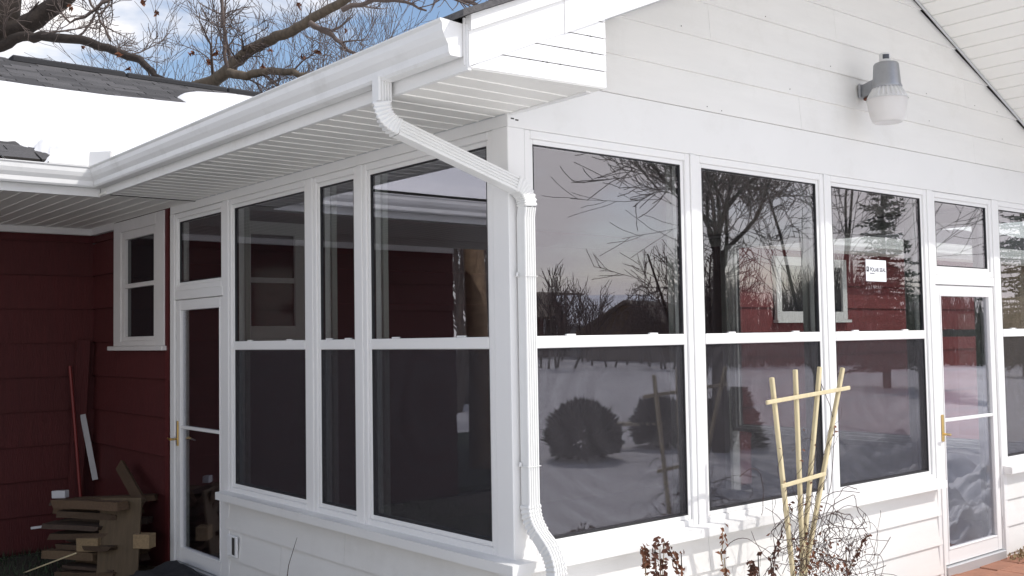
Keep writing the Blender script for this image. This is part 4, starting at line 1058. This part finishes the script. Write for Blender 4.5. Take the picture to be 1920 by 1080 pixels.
# -- across the yard (mirrored in the front windows)
t = Tree(31); t.cap = 22000
b = mir(1352, 640, 15.0); b.z = gz(b.x, b.y)-.1
tp_ = mir(1350, 470, 15.0)
t.big.tube([b, b.lerp(tp_, .55), tp_], [.13, .10, .085], 10)
for k in range(9):
    t.cap = t.nseg+1700; a = k*2.4; t.grow(tp_+Vector((0, 0, -.4+.1*k)), (math.cos(a)*.75, math.sin(a)*.75, .75+.1*(k % 3)), t.r.uniform(1.8, 2.7), .038, 1, 4, .2, .05, 9, .8, .0065)
t.finish('yard_tree', tuple(b), 'big bare tree across the yard mirrored in the second front window', 'bare trees across the yard', 'bark_dark')
t = Tree(33)
b = mir(1302, 640, 17.5); b.z = gz(b.x, b.y)-.1
for k in range(3): t.cap = t.nseg+1300; t.grow(b+Vector((0, 0, .3)), ((-.36, .1, 1), (-.12, -.3, 1.1), (.3, .2, 1))[k], 3.0, .045, 1, 4, .17, .04, 9, .8, .0065)
t.finish('yard_tree', tuple(b), 'bare tree across the yard whose twigs spread into the first front window', 'bare trees across the yard', 'bark_dark')
t = Tree(32); t.cap = 9000
b = mir(1560, 640, 19.0); b.z = gz(b.x, b.y)-.1
for k in range(3): t.cap = t.nseg+3500; t.grow(b, (t.r.uniform(-.35, .35), t.r.uniform(-.35, .35), 1), 6.5, .045, 1, 4, .16, .04, 8, .7, .006)
t.finish('yard_tree', tuple(b), 'bare tree across the yard mirrored in the third front window', 'bare trees across the yard', 'bark_dark')
DT = ['distant bare tree left of the dark red-brown neighbour house', 'distant bare tree rising behind the dark red-brown house', 'distant bare tree right behind the grey snow-roofed house', 'distant bare tree between the grey house and the tan roof',
      'distant bare tree just right of the low tan roof', 'farthest left tree of the tree line beyond the yard', 'distant tree between the first two front windows as mirrored', 'distant tree right behind the big yard tree',
      'distant tree mirrored near the right edge of the second window', 'distant tree left of the tall dark spruce', 'distant tree right of the tall dark spruce']
for i, (px, dist, h) in enumerate(((1040, 44, 6.5), (1100, 52, 6.5), (1165, 46, 5.5), (1215, 50, 6.2), (1255, 44, 6.0), (1010, 50, 6.0), (1300, 50, 7), (1420, 52, 8), (1480, 50, 7), (1620, 48, 8), (1700, 50, 7))):
    t = Tree(60+i); t.cap = 3800
    b = mir(px, 640, dist); b.z = gz(b.x, b.y)-.2
    for k in range(5): t.cap = t.nseg+800; t.grow(b+Vector((t.r.uniform(-1.2, 1.2), t.r.uniform(-1, 1), 0)), (t.r.uniform(-.3, .3), t.r.uniform(-.3, .3), 1), h*t.r.uniform(.36, .52), .06, 1, 3, .13, .05, 8, .6, .012)
    tr_ = t.finish('distant_tree', tuple(b), DT[i], 'bare trees of the far tree line', 'bark_grey')
wd = MB(); rw = random.Random(8)
for _ in range(5200):
    px = rw.uniform(1310, 1990); dist = rw.uniform(44, 60); b = mir(px, 640, dist); b.z = gz(b.x, b.y)-.2
    h = rw.uniform(2.0, 6.4)*(.72+.28*math.sin(px*.021)*math.sin(px*.0083+1)); w = rw.uniform(.02, .07); lx, ly = rw.uniform(-.7, .7), rw.uniform(-.7, .7)
    if rw.random() < .45: z0 = rw.uniform(.3, .8)*h
    else: z0 = 0
    a = rw.uniform(0, 3.14); dx, dy = math.cos(a)*w, math.sin(a)*w
    wd.add([(b.x-dx, b.y-dy, b.z+z0), (b.x+dx, b.y+dy, b.z+z0), (b.x+lx, b.y+ly, b.z+h)], [(0, 1, 2)])
wd.build('woods', 'bark_grey', None, 'stuff')
def spruce(px, dist, h, r, lab, seed):
    b = mir(px, 640, dist); b.z = gz(b.x, b.y)-.05
    rr = random.Random(seed); tr_ = thing('spruce_tree', tuple(b), lab, 'tree')
    MB().tube([b, b+Vector((0, 0, h*.97))], [.12, .02], 6).build('trunk', 'bark_dark', tr_)
    mb = MB(); z = .6
    while z < h*.98:
        f = 1-z/h
        for k in range(8):
            if rr.random() < .12: continue
            th = rr.uniform(0, 6.28); L = r*(f**.75)*rr.uniform(.55, 1.15)+.06
            p = b+Vector((0, 0, z+rr.uniform(-.1, .1))); d_ = Vector((math.cos(th), math.sin(th), rr.uniform(-.05, .25)))
            n_ = max(3, int(L/.11))
            for q_ in range(n_):
                t_ = (q_+1)/n_; c = p+d_*(L*t_)+Vector((0, 0, -.22*L*t_*t_+.12*t_**4))
                for _ in range(8):
                    sd = Vector((rr.uniform(-1, 1), rr.uniform(-1, 1), rr.uniform(-.7, .5))).normalized()*rr.uniform(.06, .15); w_ = sd.cross(Vector((rr.uniform(-1, 1), rr.uniform(-1, 1), rr.uniform(-1, 1)))).normalized()*.030
                    mb.add([c-w_, c+w_, c+sd+d_*.05], [(0, 1, 2)])
        z += .17
    mb.build('crown', 'needles', tr_, 'stuff'); return tr_
def conifer(px, pyb, dist, h, r, lab, dens=900, name='conifer', squat=False, m='needles'):
    b = mir(px, 640, dist); b.z = gz(b.x, b.y)-.05
    rr = random.Random(int(px)); tr_ = thing(name, tuple(b), lab, 'shrub' if squat else 'tree', None)
    MB().tube([b, b+Vector((0, 0, h*.9))], [.05*h/2, .01], 6).build('trunk', 'bark_dark', tr_)
    mb = MB()
    for _ in range(dens):
        if squat:
            th, ph = rr.uniform(0, 6.28), math.acos(rr.uniform(-.6, 1)); q_ = rr.uniform(.62, 1.14)
            p = Vector((r*math.sin(ph)*math.cos(th), r*math.sin(ph)*math.sin(th), h*.5+h*.5*math.cos(ph)))*1.0; p.x *= q_; p.y *= q_; d_ = (p-Vector((0, 0, h*.4))).normalized()
        else:
            t_ = rr.random()**.8; rad = r*(1-t_)*rr.uniform(.45, 1.1)+.03*h*.3; th = rr.uniform(0, 6.28); p = Vector((rad*math.cos(th), rad*math.sin(th), h*(.06+.94*t_))); d_ = Vector((math.cos(th), math.sin(th), .25))
        s_ = rr.uniform(.07, .13)*(r/.6)**.3*(1 if squat or h < 2 else .75); sd = Vector((rr.uniform(-1, 1), rr.uniform(-1, 1), rr.uniform(-1, 1))); sd = sd.cross(d_).normalized()
        p = b+p; mb.add([p-sd*s_*.45, p+sd*s_*.45, p+d_*s_*1.5+Vector((0, 0, rr.uniform(-.4, .5)*s_))], [(0, 1, 2)])
    mb.build('crown', m, tr_, 'stuff'); return tr_
b = 0
conifer(1095, 860, 14.4, .74, .40, 'round clipped evergreen bush on the snowy lawn', 2600, 'round_bush', True, 'needles_dull')
conifer(1240, 838, 15.7, .70, .34, 'dark evergreen bush right of the round bush on the lawn', 1800, 'round_bush', True, 'needles_dull')
conifer(1335, 838, 15.6, .74, .24, 'small dark conifer left of its taller twin on the lawn', 1500)
conifer(1388, 838, 15.6, .90, .34, 'small cone-shaped conifer right of its twin on the lawn', 1900)
spruce(1664, 30, 6.9, 1.5, 'tall dark spruce beyond the yard mirrored in the third window', 5)
spruce(1925, 36, 7.6, 2.0, 'broad spruce beyond the yard mirrored right of the door', 6)
# low rail between the bushes
bl = thing('garden_bench', tuple(mir(1190, 700, 15.6)), 'low pale wooden bench on the snowy lawn between the bushes', 'bench')
a, c = mir(1140, 640, 15.6), mir(1255, 640, 15.6)
a.z = c.z = gz(a.x, a.y)+.36
MB().bar(a, c, .26, .045, ch=.005).build('seat', 'trellis_wood', bl)
for q_ in (.12, .88):
    p = a.lerp(c, q_); MB().box(p.x-.05, p.x+.05, p.y-.1, p.y+.1, gz(p.x, p.y)-.02, a.z-.023).build('leg', 'bark_grey', bl)
# neighbour houses beyond the tree line
def far_house(px, dist, w, d_, h, rh, m, rm, snow, lab, rot=0.0):
    b = mir(px, 640, dist); b.z = gz(b.x, b.y)-.1
    t = thing('neighbour_house', tuple(b), lab, 'house', 'houses across the yard'); t.rotation_euler.z = rot
    O = ORG[t.name]
    def V(x, y, z): return Vector((x, y, z))+O
    mb = MB(); mb.box(O.x-w/2, O.x+w/2, O.y-d_/2, O.y+d_/2, O.z, O.z+h); mb.prism([V(-w/2+.002, -d_/2, h), V(-w/2+.002, d_/2, h), V(-w/2+.002, 0, h+rh)], (w-.004, 0, 0)); mb.build('wall', m, t)
    for s_ in (-1, 1):
        q = [V(-w/2-.4, 0, h+rh+.02), V(w/2+.4, 0, h+rh+.02), V(w/2+.4, s_*(d_/2+.5), h-.15), V(-w/2-.4, s_*(d_/2+.5), h-.15)]
        mb = MB(); mb.loft([q, [p+Vector((0, 0, .12)) for p in q]]); mb.build('roof', 'snow' if snow and s_ == 1 else rm, t)
    for k in range(3):
        x = -w*.32+k*w*.32; mb = MB(); mb.box(O.x+x-.5, O.x+x+.5, O.y+d_/2+.001, O.y+d_/2+.06, O.z+1.0, O.z+2.2); f = mb.build('window', 'white_house_trim', t)
        mb = MB(); mb.box(O.x+x-.4, O.x+x+.4, O.y+d_/2+.061, O.y+d_/2+.07, O.z+1.1, O.z+2.1); mb.build('pane', 'dark_window', f)
far_house(1015, 62, 6, 6, 2.3, 1.4, 'red_trim', 'tan_roof', False, 'dark red-brown house at the far left of the mirrored yard')
far_house(1135, 60, 5, 6, 2.0, 1.5, 'grey_siding', 'tan_roof', True, 'grey house with snow on its roof beyond the yard', .5)
far_house(1215, 55, 4.5, 5, 1.6, 1.5, 'brick_tan', 'tan_roof', False, 'low house with a bare tan roof beyond the yard', -.3)
# trunk standing beyond the end of the wing
def mirx(px, py, dist):
    p = at(px, py, dist); return Vector((-p.x, p.y, p.z))
t = Tree(77); t.cap = 5000
b = mirx(893, 600, 13.6); b.z = -.25
t.big.tube([b, b+Vector((0, 0, 1.5)), b+Vector((.05, .05, 4.0))], [.17, .15, .13], 10)
for k in range(5): t.grow(b+Vector((.05, .05, 3.4+.15*k)), (math.cos(k*2.3), math.sin(k*2.3), .8), 2.6, .05, 1, 4, .2, .04, 6, .8, .006)
t.finish('wing_tree', tuple(b), 'brown tree trunk beyond the end of the red wing mirrored in the shaded windows', None, 'bark_light')
for i in range(3):
    t = Tree(90+i); t.cap = 3500
    b = mirx(850+20*i, 600, 24+3*i); b.z = -.3
    for k in range(4): t.grow(b, (t.r.uniform(-.3, .3), t.r.uniform(-.3, .3), 1), 6, .1, 1, 3, .14, .05, 8, .6, .014)
    t.finish('distant_tree', tuple(b), ['nearest bare tree past the end of the red wing', 'second bare tree past the end of the red wing', 'farthest bare tree past the red wing'][i], 'bare trees past the red wing', 'bark_grey')
